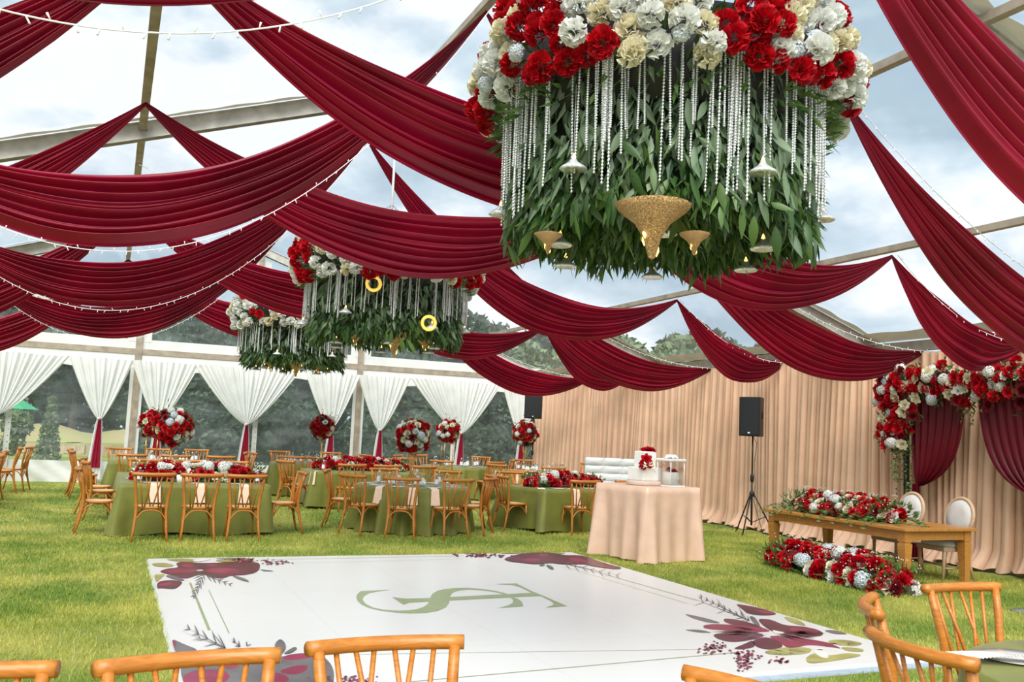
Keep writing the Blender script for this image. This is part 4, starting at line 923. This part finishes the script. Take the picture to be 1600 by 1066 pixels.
for k, (x, y) in enumerate(((6.85, 14.6), (7.0, 15.1), (8.3, 15.5))): bottle(x, y, zt, 'clear water bottle on the angled table left of the cake', 'bottles on the angled table')
for k, (x, y) in enumerate(((3.95, 18.15), (5.8, 18.2), (4.4, 19.0))): bottle(x, y, zt+gz(x, y), 'clear water bottle on the rectangular table behind the centre', 'bottles on the middle rectangular table')
for k, (x, y) in enumerate(((.62, 14.1), (1.2, 14.1), (1.82, 14.1), (.4, 14.9), (2.05, 14.9))): single('dinner_plate', PLT, x, y, zt, 'white china plate at the edge of the front left rectangular table', 'plate', 'plates on the front left table')
for k, (x, y) in enumerate(((7.2, 14.25), (7.9, 14.4), (6.9, 14.85))): single('dinner_plate', PLT, x, y, zt, 'white china plate on the angled table left of the cake', 'plate', 'plates on the angled table')

# ------------------------------------------------------------------ cake table, cake, display
XK, YK, AK, HK = 7.03, 11.08, math.radians(11), 1.0
rect_table(XK, YK, AK, 1.0, 1.04, HK, 'tall square cake table hidden under champagne satin', 'shiny champagne satin cloth draped to the grass over the cake table', 'satin', .005, .035, 1.5, group=None)
t = thing('wedding_cake', 'two-tier white square cake with red flowers on a champagne board', 'cake', (XK-.10, YK-.05, HK+.006), AK)
m = MB(); m.lathe([(.24, 0), (.25, .012), (.25, .05), (.24, .062)], 36); obj('cake_board', m, mat('champagne board', (.62, .48, .40), .35, var=.05), t)
m = MB(); m.box(-.165, .165, -.165, .165, .062, .25); bev(obj('lower_tier', m, 'icing', t, smooth=False), .012)
m = MB(); m.box(-.10, .125, -.11, .11, .25, .47); bev(obj('upper_tier', m, 'icing', t, smooth=False), .012)
for p, d, k in (((-.10, -.14, .35), (-.4, -1, .1), 'red'), ((-.16, -.16, .29), (-.8, -1, .1), 'red'), ((-.06, -.15, .28), (0, -1, .1), 'red'), ((.05, -.02, .49), (-.2, -.5, 1), 'red'), ((.10, -.05, .49), (.3, -.5, 1), 'red'), ((0, .03, .49), (0, -.2, 1), 'red')): blossom(k, t, p, d, 1.1)
m = MB()
for k in range(14): leaf_into(m, (-.1+random.uniform(-.14, .1), -.205, .26+random.uniform(-.06, .08)), (random.gauss(0, 1), -.4, random.gauss(0, 1)), .09, .015)
for k in range(8): leaf_into(m, (.1, 0, .48), (random.uniform(.0, .8), random.gauss(0, .3), 1.2), random.uniform(.08, .16), .01)
obj('leaf_sprig', m, 'cream_petal', t, smooth=False)['kind'] = 'stuff'
t = thing('cake_display_box', 'small cake topped with red flowers in a clear box with a white bow lid', 'cake box', (XK+.19, YK-.28, HK+.006), AK)
m = MB(); m.box(-.14, .14, -.14, .14, 0, .02); obj('base', m, 'plate', t, smooth=False)
m = MB(); m.grid(lambda u, v: (-.13+.26*u, -.13, .02+.33*v), 1, 1); m.grid(lambda u, v: (-.13+.26*u, .13, .02+.33*v), 1, 1); m.grid(lambda u, v: (-.13, -.13+.26*u, .02+.33*v), 1, 1); m.grid(lambda u, v: (.13, -.13+.26*u, .02+.33*v), 1, 1); obj('clear_sides', m, 'acrylic', t, smooth=False)
for sx in (-1, 1):
    for sy in (-1, 1): m = MB(); m.tube([(.13*sx, .13*sy, .02), (.13*sx, .13*sy, .35)], .007, 6); obj('corner_post', m, 'plate', t)
m = MB(); m.box(-.15, .15, -.15, .15, .35, .385); bev(obj('lid', m, 'plate', t, smooth=False), .008)
m = MB()
for k in range(6):
    a = k*1.05; m.tube([(0, 0, .385), (.06*cos(a), .06*sin(a), .42), (.10*cos(a), .10*sin(a), .39)], [.012, .025, .008], 8)
obj('bow', m, 'plate', t)
m = MB(); m.lathe([(.11, .02), (.11, .19), (.10, .2)], 24); obj('small_cake', m, 'icing', t)
for p in ((-.04, -.03, .215), (.03, -.04, .215), (.0, .04, .22)): blossom('red', t, p, (0, -.3, 1), .8)
single('side_plate', PLT, XK+.52, YK+.1, HK+.006, 'small white plate on the cake table right of the clear box', 'plate', None, 0, .6)
# tufted white sofa back
t = thing('tufted_sofa', 'white tufted two-seat sofa against the blush drapes', 'sofa', (10.35, 17.75, gz(10.35, 17.7)), math.radians(-23))
m = MB(); m.box(-.62, .62, -.30, .28, .12, .48); bev(obj('seat', m, 'sofa', t, smooth=False), .04, 3)
for rI in range(4):
    for cI in range(3):
        m = MB(); x0 = -.62+cI*.413; z0 = .48+rI*.17
        m.grid(lambda u, v: (x0+.413*u, .17-.065*(max(0, sin(PI*u))*max(0, sin(PI*v)))**.45, z0+.17*v), 8, 6); obj('back_cushion', m, 'sofa', t)
m = MB(); m.box(-.62, .62, .17, .30, .1, 1.16); obj('back_frame', m, 'sofa', t, smooth=False)
for sx in (-1, 1): m = MB(); m.box(sx*.69-.07, sx*.69+.07, -.3, .3, .1, .72); bev(obj('arm', m, 'sofa', t, smooth=False), .03)
for sx in (-1, 1):
    for sy in (-1, 1): m = MB(); m.box(sx*.6-.03, sx*.6+.03, sy*.22-.03, sy*.22+.03, 0, .12); obj('leg', m, 'steel', t, smooth=False)

# ------------------------------------------------------------------ speakers on tripods
def speaker(X, Y, zb, rot, w_, h_, d_, lb1, lb2):
    b = gz(X, Y); t = thing('speaker_stand', lb1, 'stand', (X, Y, b), rot, 'speaker stands')
    m = MB(); m.tube([(0, 0, .16), (0, 0, 1.1)], .019, 10); m.tube([(0, 0, 1.05), (0, 0, zb)], .0145, 10); obj('pole', m, 'steel', t)
    m = MB(); m.lathe([(.03, .95), (.035, .98), (.035, 1.05), (.03, 1.09)], 12); obj('collar', m, 'black', t)
    m = MB(); m.lathe([(.035, .68), (.045, .70), (.045, .75), (.03, .78)], 12); obj('hub', m, 'black', t)
    for k in range(3):
        a = k*2*PI/3+.5; m = MB(); m.tube([(.035*cos(a), .035*sin(a), .73), (.42*cos(a), .42*sin(a), .02)], .013, 8); l_ = obj('leg', m, 'steel', t)
        m = MB(); m.tube([(.42*cos(a), .42*sin(a), .035), (.435*cos(a), .435*sin(a), .0)], .018, 8); obj('rubber_foot', m, 'black', l_)
        m = MB(); m.tube([(.02*cos(a), .02*sin(a), .22), (.25*cos(a), .25*sin(a), .33)], .008, 6); obj('brace', m, 'steel', t)
    m = MB(); m.tube([(0, .03, zb), (.06, .05, zb-.12), (.03, .03, zb-.5), (.05, .03, .9), (.03, .02, .6), (.2, .06, .02), (.34, .08, .01)], .006, 6); obj('cable', m, 'black', t)
    s_ = thing('loudspeaker', lb2, 'speaker', (X, Y, b+zb), rot, 'black loudspeakers')
    m = MB(); m.add([(-w_/2, -d_/2, 0), (w_/2, -d_/2, 0), (w_/2*.7, d_/2, 0), (-w_/2*.7, d_/2, 0), (-w_/2, -d_/2, h_), (w_/2, -d_/2, h_), (w_/2*.7, d_/2, h_), (-w_/2*.7, d_/2, h_)], [(0, 3, 2, 1), (4, 5, 6, 7), (0, 1, 5, 4), (1, 2, 6, 5), (2, 3, 7, 6), (3, 0, 4, 7)]); bev(obj('cabinet', m, 'black', s_, smooth=False), .012, 3)
    m = MB(); m.grid(lambda u, v: (-w_/2*.88+w_*.88*u, -d_/2-.006-.014*sin(PI*u)**.5, .03+(h_-.06)*v), 10, 4); obj('grille', m, 'grille', s_)
    m = MB(); m.box(-.02, .02, -d_/2-.024, -d_/2-.018, .05, .075); obj('badge', m, 'label', s_, smooth=False)
    m = MB(); m.box(w_/2*.86-.004, w_/2*.86+.012, -.05, .05, h_*.45, h_*.62); obj('side_handle', m, 'grille', s_, smooth=False)
speaker(10.86, 13.60, 1.78, math.radians(-58), .40, .72, .38, 'black tripod stand before the blush drapes, right of the cake table', 'large black loudspeaker on the tripod right of the cake table')
speaker(10.75, 22.9, 1.95, math.radians(-32), .50, .66, .36, 'black stand in the far corner behind the flower ball', 'black loudspeaker in the far corner by the last white curtain')

# ------------------------------------------------------------------ sweetheart table, oval-back chairs, flowers
t = thing('wooden_table', 'long honey oak table with tapered block legs under red and white flowers', 'table', (9.53, 9.58, 0), 0)
WX, WY, WH = 1.24, 2.62, .70
m = MB()
for k in range(5):
    m = MB(); x0 = -WX/2+k*WX/5; m.box(x0+.002, x0+WX/5-.002, -WY/2, WY/2, WH-.035, WH); bev(obj('plank', m, 'table_wood', t, smooth=False), .003)
m = MB(); m.box(-WX/2+.06, WX/2-.06, -WY/2+.06, WY/2-.06, WH-.055, WH-.036); obj('batten', m, 'table_wood', t, smooth=False)
for a_ in ((-WX/2+.07, -WX/2+.095, -WY/2+.1, WY/2-.1), (WX/2-.095, WX/2-.07, -WY/2+.1, WY/2-.1), (-WX/2+.1, WX/2-.1, -WY/2+.07, -WY/2+.095), (-WX/2+.1, WX/2-.1, WY/2-.095, WY/2-.07)):
    m = MB(); m.box(*a_, WH-.15, WH-.036); obj('apron', m, 'table_wood', t, smooth=False)
for sx in (-1, 1):
    for sy in (-1, 1):
        m = MB(); cx, cy = sx*(WX/2-.11), sy*(WY/2-.11)
        V = []
        for z, h in ((WH-.036, .058), (WH-.17, .058), (WH-.172, .05), (WH-.19, .05), (WH-.192, .06), (WH-.22, .06), (0, .038)): V += [(cx-h, cy-h, z), (cx+h, cy-h, z), (cx+h, cy+h, z), (cx-h, cy+h, z)]
        m.add(V, [(i*4+k, (i*4+(k+1) % 4), ((i+1)*4+(k+1) % 4), ((i+1)*4+k))[::-1] for i in range(6) for k in range(4)]+[(0, 1, 2, 3), (27, 26, 25, 24)]); obj('leg', m, 'table_wood', t, smooth=False)
SWM = [('red', 8), ('cream', 2.6), ('white', .9), ('wine', 1.6), ('pale', .3)]
runner('table_garland', 'long garland of red and cream roses lying on the oak table', 9.38, 9.75, PI/2, WH+.004, 2.0, .60, .30, 104, 620, SWM, None, 1.15)
r_ = runner('ground_garland', 'bank of red and white flowers on the grass before the oak table', 8.52, 9.0, math.radians(84), 0, 2.55, .74, .36, 110, 620, [('red', 8), ('white', 1.6), ('cream', 2), ('pale', .9), ('wine', 1.4)], None, 1.6)
# trailing greenery over the oak table
m = MB()
for k in range(26):
    s_ = random.choice((-1, 1)); x = 9.38-.28+random.uniform(-.05, .05) if k % 2 else 9.38+random.uniform(-.2, .2); y = 9.75+random.uniform(-1.05, 1.05) if k % 2 else 9.75+s_*random.uniform(.95, 1.1)
    dx, dy = (-1, random.gauss(0, .5)) if k % 2 else (random.gauss(0, .4), s_)
    for j in range(9):
        q = (x+dx*.035*j, y+dy*.035*j, WH+.05-.002*j*j+.02); 
        for e_ in (-1, 1): leaf_into(m, q, (dx*.6-dy*e_*.8, dy*.6+dx*e_*.8, .25), .06, .012)
o = obj('trailing_greenery', m, 'ivy', smooth=False); tag(o, 'light green trailing stems around the garland on the oak table', 'greenery', kind='stuff')
def oval_chair(X, Y, h, lb):
    t = thing('oval_back_chair', lb, 'chair', (X, Y, 0), -math.radians(h), 'oval-back chairs at the oak table')
    m = MB(); m.grid(lambda u, v: (0, 0, 0), 1, 1); 
    V = []; n = 28
    for z, f in ((.44, .96), (.455, 1), (.49, 1), (.515, .9), (.525, .6)):
        for k in range(n):
            a = 2*PI*k/n; c, s_ = cos(a), sin(a); V.append((.25*f*abs(c)**.6*(1 if c > 0 else -1), .235*f*abs(s_)**.6*(1 if s_ > 0 else -1), z))
    m = MB(); m.add(V, [(i*n+k, i*n+(k+1) % n, (i+1)*n+(k+1) % n, (i+1)*n+k) for i in range(4) for k in range(n)]+[tuple(4*n+k for k in range(n)), tuple(range(n-1, -1, -1))]); obj('seat_cushion', m, 'upholstery', t)
    m = MB(); m.box(-.245, .245, -.225, .23, .38, .44); bev(obj('seat_frame', m, 'pale_wood', t, smooth=False), .01)
    tl = Matrix.Translation((0, -.25, .80)) @ Matrix.Rotation(math.radians(12), 4, 'X')
    m = MB(); m.tube([tl @ Vector((.235*cos(a), 0, .25*sin(a))) for a in np.linspace(0, 2*PI, 33)], .024, 8, cap=False); obj('back_frame', m, 'pale_wood', t)
    V = [tl @ Vector((.215*f*cos(a), y, .23*f*sin(a))) for f, y in ((1, .0), (.95, .025), (.5, .034), (.02, .036)) for a in np.linspace(0, 2*PI, 32, endpoint=False)]; n = 32
    m = MB(); m.add(V, [(i*n+k, i*n+(k+1) % n, (i+1)*n+(k+1) % n, (i+1)*n+k) for i in range(3) for k in range(n)]); V2 = [(p.x, p.y, p.z) for p in V]
    obj('back_cushion', m, 'upholstery', t); m = MB(); m.add([tl @ Vector((.215*cos(a), -.012, .23*sin(a))) for a in np.linspace(0, 2*PI, 32, endpoint=False)], [tuple(range(31, -1, -1))]); obj('back_panel', m, 'upholstery', t)
    for s_ in (-1, 1):
        m = MB(); m.tube([(.22*s_, -.20, .42), (.2*s_, -.23, .56), (.17*s_, -.225, .62)], .016, 8); obj('back_support', m, 'pale_wood', t)
        m = MB(); m.tube([(.215*s_, .2, .40), (.21*s_, .2, .3), (.205*s_, .215, 0)], [.024, .022, .014], 8); obj('leg', m, 'pale_wood', t)
        m = MB(); m.tube([(.215*s_, -.2, .40), (.215*s_, -.21, .2), (.22*s_, -.27, 0)], [.022, .02, .014], 8); obj('leg', m, 'pale_wood', t)
        m = MB(); m.tube([(.208*s_, .205, .17), (.216*s_, -.215, .17)], .010, 6); obj('stretcher', m, 'pale_wood', t)
    m = MB(); m.tube([(-.21, -.0, .17), (.21, 0, .17)], .010, 6); obj('stretcher', m, 'pale_wood', t)
oval_chair(10.2, 9.62, -86, 'oval-back cream chair behind the oak table, the one nearer the flower arch post')
oval_chair(10.08, 8.72, -84, 'oval-back cream chair at the near end of the oak table, back fully in view')

# ------------------------------------------------------------------ flower arch
AX, AY0, AY1, AH = 11.18, 10.35, 7.95, 2.62
t = thing('flower_arch', 'tall flower arch of red and white blooms with burgundy side drapes', 'arch', (AX, (AY0+AY1)/2, 0)); yc = (AY0+AY1)/2
for y in (AY0-yc, AY1-yc):
    m = MB(); m.box(-.03, .03, y-.03, y+.03, 0, AH); obj('post', m, 'steel', t, smooth=False)
    m = MB(); m.box(-.25, .25, y-.12, y+.12, 0, .012); obj('foot_plate', m, 'steel', t, smooth=False)
m = MB(); m.box(-.03, .03, AY1-yc, AY0-yc, AH-.03, AH+.03); obj('cross_bar', m, 'steel', t, smooth=False)
def arch_drape(ytop0, ytop1, yg, zg, s_, lbl):
    m = MB()
    def fn(u, v):
        y = (ytop0+(ytop1-ytop0)*u); k = (1-v)
        bulge = s_*-.22*sin(PI*v)*u
        yy = yg+(y-yg)*k**.62+bulge*.6; z = zg+(AH-zg)*k-(.28*sin(PI*min(1, v*.98))*u*.9)
        a = u*7*2*PI; return (-.05+.03*sin(a)*(.4+.6*k), yy-yc+.012*cos(a), z)
    m.grid(fn, 84, 26); obj('side_drape', m, 'burgundy', t)
    m = MB(); m.grid(lambda u, v: (-.06+.025*sin(u*5*2*PI), yg-yc+(u-.5)*(.10+.16*v), zg+.03-(zg+.02)*v), 40, 12); obj('drape_tail', m, 'burgundy', t)
arch_drape(10.25, 9.22, 10.12, 1.12, 1, ''); arch_drape(8.05, 9.05, 8.15, 1.12, -1, '')
lf = MB(); spots = []
for k in range(292):
    if k < 122:  # left post mass
        z = random.uniform(1.72, 2.8); y = 10.44+random.gauss(0, .15)+.05*sin(z*5); x = AX-.12+random.uniform(-.16, .02)
    else:
        y = random.uniform(7.9, 10.45); z = 2.62+random.gauss(0, .13)+.06*sin(y*4); x = AX-.12+random.uniform(-.16, .02)
    spots.append((x, y, z))
for (x, y, z) in spots:
    d = Vector((-1.0, (y-10.42)*1.5 if z < 2.35 else random.gauss(0, .35), (z-2.62)*2 if z > 2.35 else random.gauss(0, .3)))
    blossom(mixk(SWM+[('white', 1.5)]), t, (x-AX-.02, y-yc, z), d, 1.28)
for k in range(2600):
    x, y, z = random.choice(spots); leaf_into(lf, (x-AX+.05, y-yc+random.gauss(0, .06), z+random.gauss(0, .06)), (random.uniform(-1, .1), random.gauss(0, .8), random.gauss(-.1, .8)), random.uniform(.07, .15), random.uniform(.012, .02))
obj('greenery', lf, 'leaf', t, smooth=False)['kind'] = 'stuff'
m = MB()
for k in range(9):
    y = 10.42+random.uniform(-.22, .2); x = -.08+random.uniform(-.06, .06); z = 1.8; zend = random.uniform(.85, 1.35)
    while z > zend:
        z -= .035; y += random.gauss(0, .008)
        leaf_into(m, (x, y-yc, z), (random.gauss(0, 1), random.gauss(0, 1), -.6), .06, .018)
for k in range(5):
    y = 9.2+random.uniform(-.25, .25); z = 2.5; ze = random.uniform(2.05, 2.25)
    while z > ze: z -= .03; leaf_into(m, (-.12, y-yc, z), (random.gauss(0, 1), random.gauss(0, 1), -.6), .06, .016)
obj('trailing_ivy', m, 'ivy', t, smooth=False)['kind'] = 'stuff'

# ------------------------------------------------------------------ chandeliers
m = MB(); m.tube([(0, 0, 0), (0, 0, -1)], .0025, 4)
for k in range(40): m.lathe([(.002, -k/40), (.0098, -(k+.5)/40), (.002, -(k+1)/40)], 5, cap=False)
STR = m.mesh('crystal_strand', 'crystal')
LFM = []
for mt in ('leaf_sage', 'leaf', 'leaf_dark'):
    for k in range(2):
        m = MB(); d = Vector((0, 0, -1)); n_ = 6; w_ = .021+.006*k; L_ = .17; V = []
        for i in range(n_+1):
            tt = i/n_; ww = w_*sin(PI*min(.999, max(.02, tt))**.85); bend = .03*tt*tt*(1+k)
            V += [(-ww, bend+ww*.25, -L_*tt), (0, bend, -L_*tt), (ww, bend+ww*.25, -L_*tt)]
        m.add(V, [(i*3+j, i*3+j+1, i*3+j+4, i*3+j+3) for i in range(n_) for j in range(2)]); LFM.append(m.mesh('hanging_leaf', mt))
m = MB(); m.lathe([(.004, .10), (.03, .06), (.075, .03), (.085, .018), (.075, .01), (.03, .018), (.004, .02)], 18); DISH = m.mesh('crystal_dish', 'crystal')
m = MB(); m.lathe([(.001, .12), (.014, .085), (.016, .06), (.001, .03)], 8); BULB = m.mesh('bulb', 'bulb')
def chandelier(Yc, label, idx, nfl, whiteness, nstr, leafparts):
    t = thing('floral_chandelier', label, 'chandelier', (XC, Yc, .15 if idx == 0 else 0), group='round hanging floral chandeliers'); Rl, Rf = 1.0, 1.16
    m = MB(); m.tube([(0, 0, 4.15), (0, 0, rz_(XC)-.095)], .018, 8); obj('hanging_pole', m, 'white_wire', t)
    for k in range(4):
        a = k*PI/2+.4; m = MB(); m.tube([(.9*cos(a), .9*sin(a), 4.08), (0, 0, 4.75)], .005, 5); obj('suspension_wire', m, 'grey_wire', t)
    m = MB(); m.lathe([(.93, 3.5), (1.0, 3.5), (1.02, 4.1), (.93, 4.1), (.93, 3.5)], 48, cap=False); m.lathe([(.0, 3.62), (.95, 3.62)], 32, cap=False); obj('black_ring_frame', m, 'black', t)
    # blossoms round the ring
    for i in range(nfl):
        a = 2*PI*(i+random.random()*.6)/nfl*1.0+random.random()*.0; a = i*2.39996
        z = (3.66 if idx == 0 else 3.56)+.62*((i*.7548777+random.uniform(-.04, .04)) % 1); rr = Rf+.10*sin((z-3.5)/.7*PI)+random.uniform(-.06, .04); d = Vector((cos(a), sin(a), random.uniform(-.5, .35)+(z-3.85)))
        patch = .8*sin(a*6+z*3+idx*2)+.7*sin(a*11-z*6)+random.gauss(0, .35)
        k_ = ('bigred' if patch > whiteness else 'bigwhite'); 
        if random.random() < .06: k_ = 'pale'
        blossom(k_, t, (rr*cos(a), rr*sin(a), z), d, 1.05 if idx else 1.0)
    lf = MB()
    for k in range(1100):
        a = random.random()*2*PI; z = random.uniform(3.5, 4.15); leaf_into(lf, (Rf*.95*cos(a), Rf*.95*sin(a), z), (cos(a), sin(a), random.gauss(0, .7)), random.uniform(.08, .16), .014)
    obj('ring_greenery', lf, 'leaf', t, smooth=False)['kind'] = 'stuff'
    # hanging foliage
    def lp(k):
        q = random.random()
        if q < .62:
            a = random.random()*2*PI; r_ = Rl*random.uniform(.90, 1.02); z = (3.82 if idx == 0 else 3.6)-random.random()**.8*(.94 if idx == 0 else .72)+.10*sin(a*7)*.5
        else:
            a = random.random()*2*PI; r_ = Rl*math.sqrt(random.random())*.98; z = random.uniform(2.88, 3.1)
        return a, r_, z
    st = [MB(), MB(), MB()]
    for k in range(6200 if idx == 0 else 3800):
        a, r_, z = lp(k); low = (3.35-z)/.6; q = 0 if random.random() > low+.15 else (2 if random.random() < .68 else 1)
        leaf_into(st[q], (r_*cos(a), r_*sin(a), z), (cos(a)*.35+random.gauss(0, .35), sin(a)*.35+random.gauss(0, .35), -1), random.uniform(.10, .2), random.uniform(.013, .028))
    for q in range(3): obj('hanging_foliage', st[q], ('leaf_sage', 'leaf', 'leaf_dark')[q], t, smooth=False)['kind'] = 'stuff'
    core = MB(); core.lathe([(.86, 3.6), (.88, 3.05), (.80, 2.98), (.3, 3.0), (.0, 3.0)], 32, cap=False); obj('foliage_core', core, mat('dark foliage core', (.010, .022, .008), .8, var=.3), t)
    for k in range(leafparts):
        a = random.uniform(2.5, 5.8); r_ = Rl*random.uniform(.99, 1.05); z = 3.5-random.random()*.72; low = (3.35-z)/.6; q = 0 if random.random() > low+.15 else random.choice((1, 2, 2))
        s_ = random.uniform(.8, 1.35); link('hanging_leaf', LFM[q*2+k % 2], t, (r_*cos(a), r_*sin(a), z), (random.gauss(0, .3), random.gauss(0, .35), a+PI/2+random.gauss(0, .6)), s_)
    for k in range(nstr):
        a = 2*PI*k/nstr+random.gauss(0, .03); a += .10*sin(a*9); r_ = random.uniform(1.03, 1.12); s_ = random.uniform(.45, .92) if idx == 0 else random.uniform(.4, .62)
        link('crystal_strand', STR, t, (r_*cos(a), r_*sin(a), 3.80 if idx == 0 else 3.62), (random.gauss(0, .015), random.gauss(0, .015), random.random()*6), (1, 1, s_) if idx == 0 else (1.15, 1.15, s_))
    for k in range(12):
        a = 2*PI*k/12+.3*idx; r_ = 1.1 if k % 2 else .75; z = random.uniform(2.9, 3.1) if k % 2 else 2.72
        c_ = link('crystal_dish', DISH, t, (r_*cos(a), r_*sin(a), z)); b_ = link('bulb', BULB, c_)
        m = MB(); m.tube([(0, 0, .1), (0, 0, 3.6-z)], .003, 4); obj('dish_wire', m, 'grey_wire', c_)
    for x, y, z, s_ in (((-.60, -.88, 2.52, 1.05), (-.36, -.95, 2.56, .42), (-.98, -.30, 2.60, .42)) if idx == 0 else ((0, -.5, 2.60, 1), (.45, -.4, 2.70, .5), (-.5, -.4, 2.70, .5))):
        m = MB(); m.lathe([(.004, 0), (.02, .01), (.05, .12), (.10, .20), (.19, .27), (.21, .30), (.17, .31)], 24, cap=False); c_ = obj('gold_crystal_cone', m, 'gold_beads', t, loc=(x, y, z), sc=s_); c_['label'] = 'gold crystal cone with lit bulbs'
        for j in range(7): a = j*1.1; h = .04+j*.03; link('bulb', BULB, c_, ((.02+h*.25)*cos(a), (.02+h*.25)*sin(a), h-.05), sc=.9)
    return t
chandelier(5.24, 'largest floral chandelier, red and white blooms, green leaves, crystal strands', 0, 290, .12, 230, 300)
c2 = chandelier(12.05, 'middle floral chandelier with two gold rings, partly behind a swag', 1, 190, .25, 150, 120)
c3 = chandelier(19.0, 'smallest, farthest floral chandelier with mostly white blooms', 2, 180, 1.25, 120, 0)
for x, y, z in ((-.47, -1.05, 3.44), (.26, -1.11, 3.00)):
    m = MB(); m.tube([(.085*cos(a), 0, .085*sin(a)) for a in np.linspace(0, 2*PI, 29)], .02, 8, cap=False); obj('gold_ring', m, 'gold_ring', c2, loc=(x, y, z), rot=(0, 0, -.1))['label'] = 'lit gold ring'

# ------------------------------------------------------------------ foreground chairs and table
def fchair(x0, y0, x1, y1, s_, label):
    """crest rail from (x0,y0) to (x1,y1) on the plan; sitter faces the side given by s_"""
    mx, my = (x0+x1)/2, (y0+y1)/2; dx, dy = x1-x0, y1-y0; L_ = math.hypot(dx, dy); nx, ny = -dy/L_*s_, dx/L_*s_
    chair(mx+nx*.28, my+ny*.28, math.degrees(math.atan2(nx, ny)), label, 'crossback chairs in the foreground')
fchair(-.62, 3.05, -.10, 3.06, -1, 'foreground crossback chair cut by the bottom left corner')
fchair(.03, 3.03, .55, 3.07, -1, 'foreground crossback chair second from the left, tilted top rail over the printed corner flower')
fchair(.68, 3.13, 1.20, 3.11, -1, 'foreground crossback chair third from the left, in front of the white dance floor')
fchair(1.78, 2.52, 1.93, 2.03, -1, 'foreground crossback chair showing only its rail end at the bottom edge')
fchair(3.20, 3.13, 3.64, 3.60, -1, 'foreground crossback chair at the right seen end on')
fchair(2.90, 2.87, 2.86, 2.37, 1, 'foreground crossback chair at the lower right with curved top rail')
fchair(4.12, 3.70, 4.66, 3.68, -1, 'foreground crossback chair at the right beyond the near round table, back facing the oak table')
round_table(4.2, 2.42, .83, TH, 'near round green table cut by the lower right corner', 'sage green cloth on the near round table at the lower right', 5)
single('charger_plate', PLT, 3.85, 2.95, zt, 'white plate on the near table beyond the folded napkin', 'plate', None, 0, 1.2)
m = MB(); m.grid(lambda u, v: (3.52+.42*u, 2.95+.15*v-.28*u, zt+.012+.035*sin(PI*u)*(1-.3*v)), 12, 6); tag(obj('napkin', m, 'plate'), 'white beaded napkin on the near round table corner', 'napkin')
m = MB()
for k in range(34): m.lathe([(.001, -.004), (.005, 0), (.001, .004)], 6, (3.53+.41*k/33, 2.93-.275*k/33, zt+.017+.035*sin(PI*k/33)))
tag(obj('bead_trim', m, 'crystal'), 'row of clear beads along the near napkin', 'bead trim', kind='stuff')
for x, y in ((3.95, 2.6), (4.15, 3.0)): bottle(x, y, zt, 'clear water bottle near the lower right corner table', 'bottles on the near table')
# black lamp stand at the right edge
t = thing('black_stand', 'thin black stand with a round grey foot at the right frame edge', 'stand', tuple(at_z(1606, 957)))
m = MB(); m.lathe([(.16, 0), (.16, .012), (.03, .02)], 24); obj('foot', m, 'roof_tile', t); m = MB(); m.tube([(0, 0, .02), (0, 0, 1.4)], .013, 8); obj('pole', m, 'steel', t)
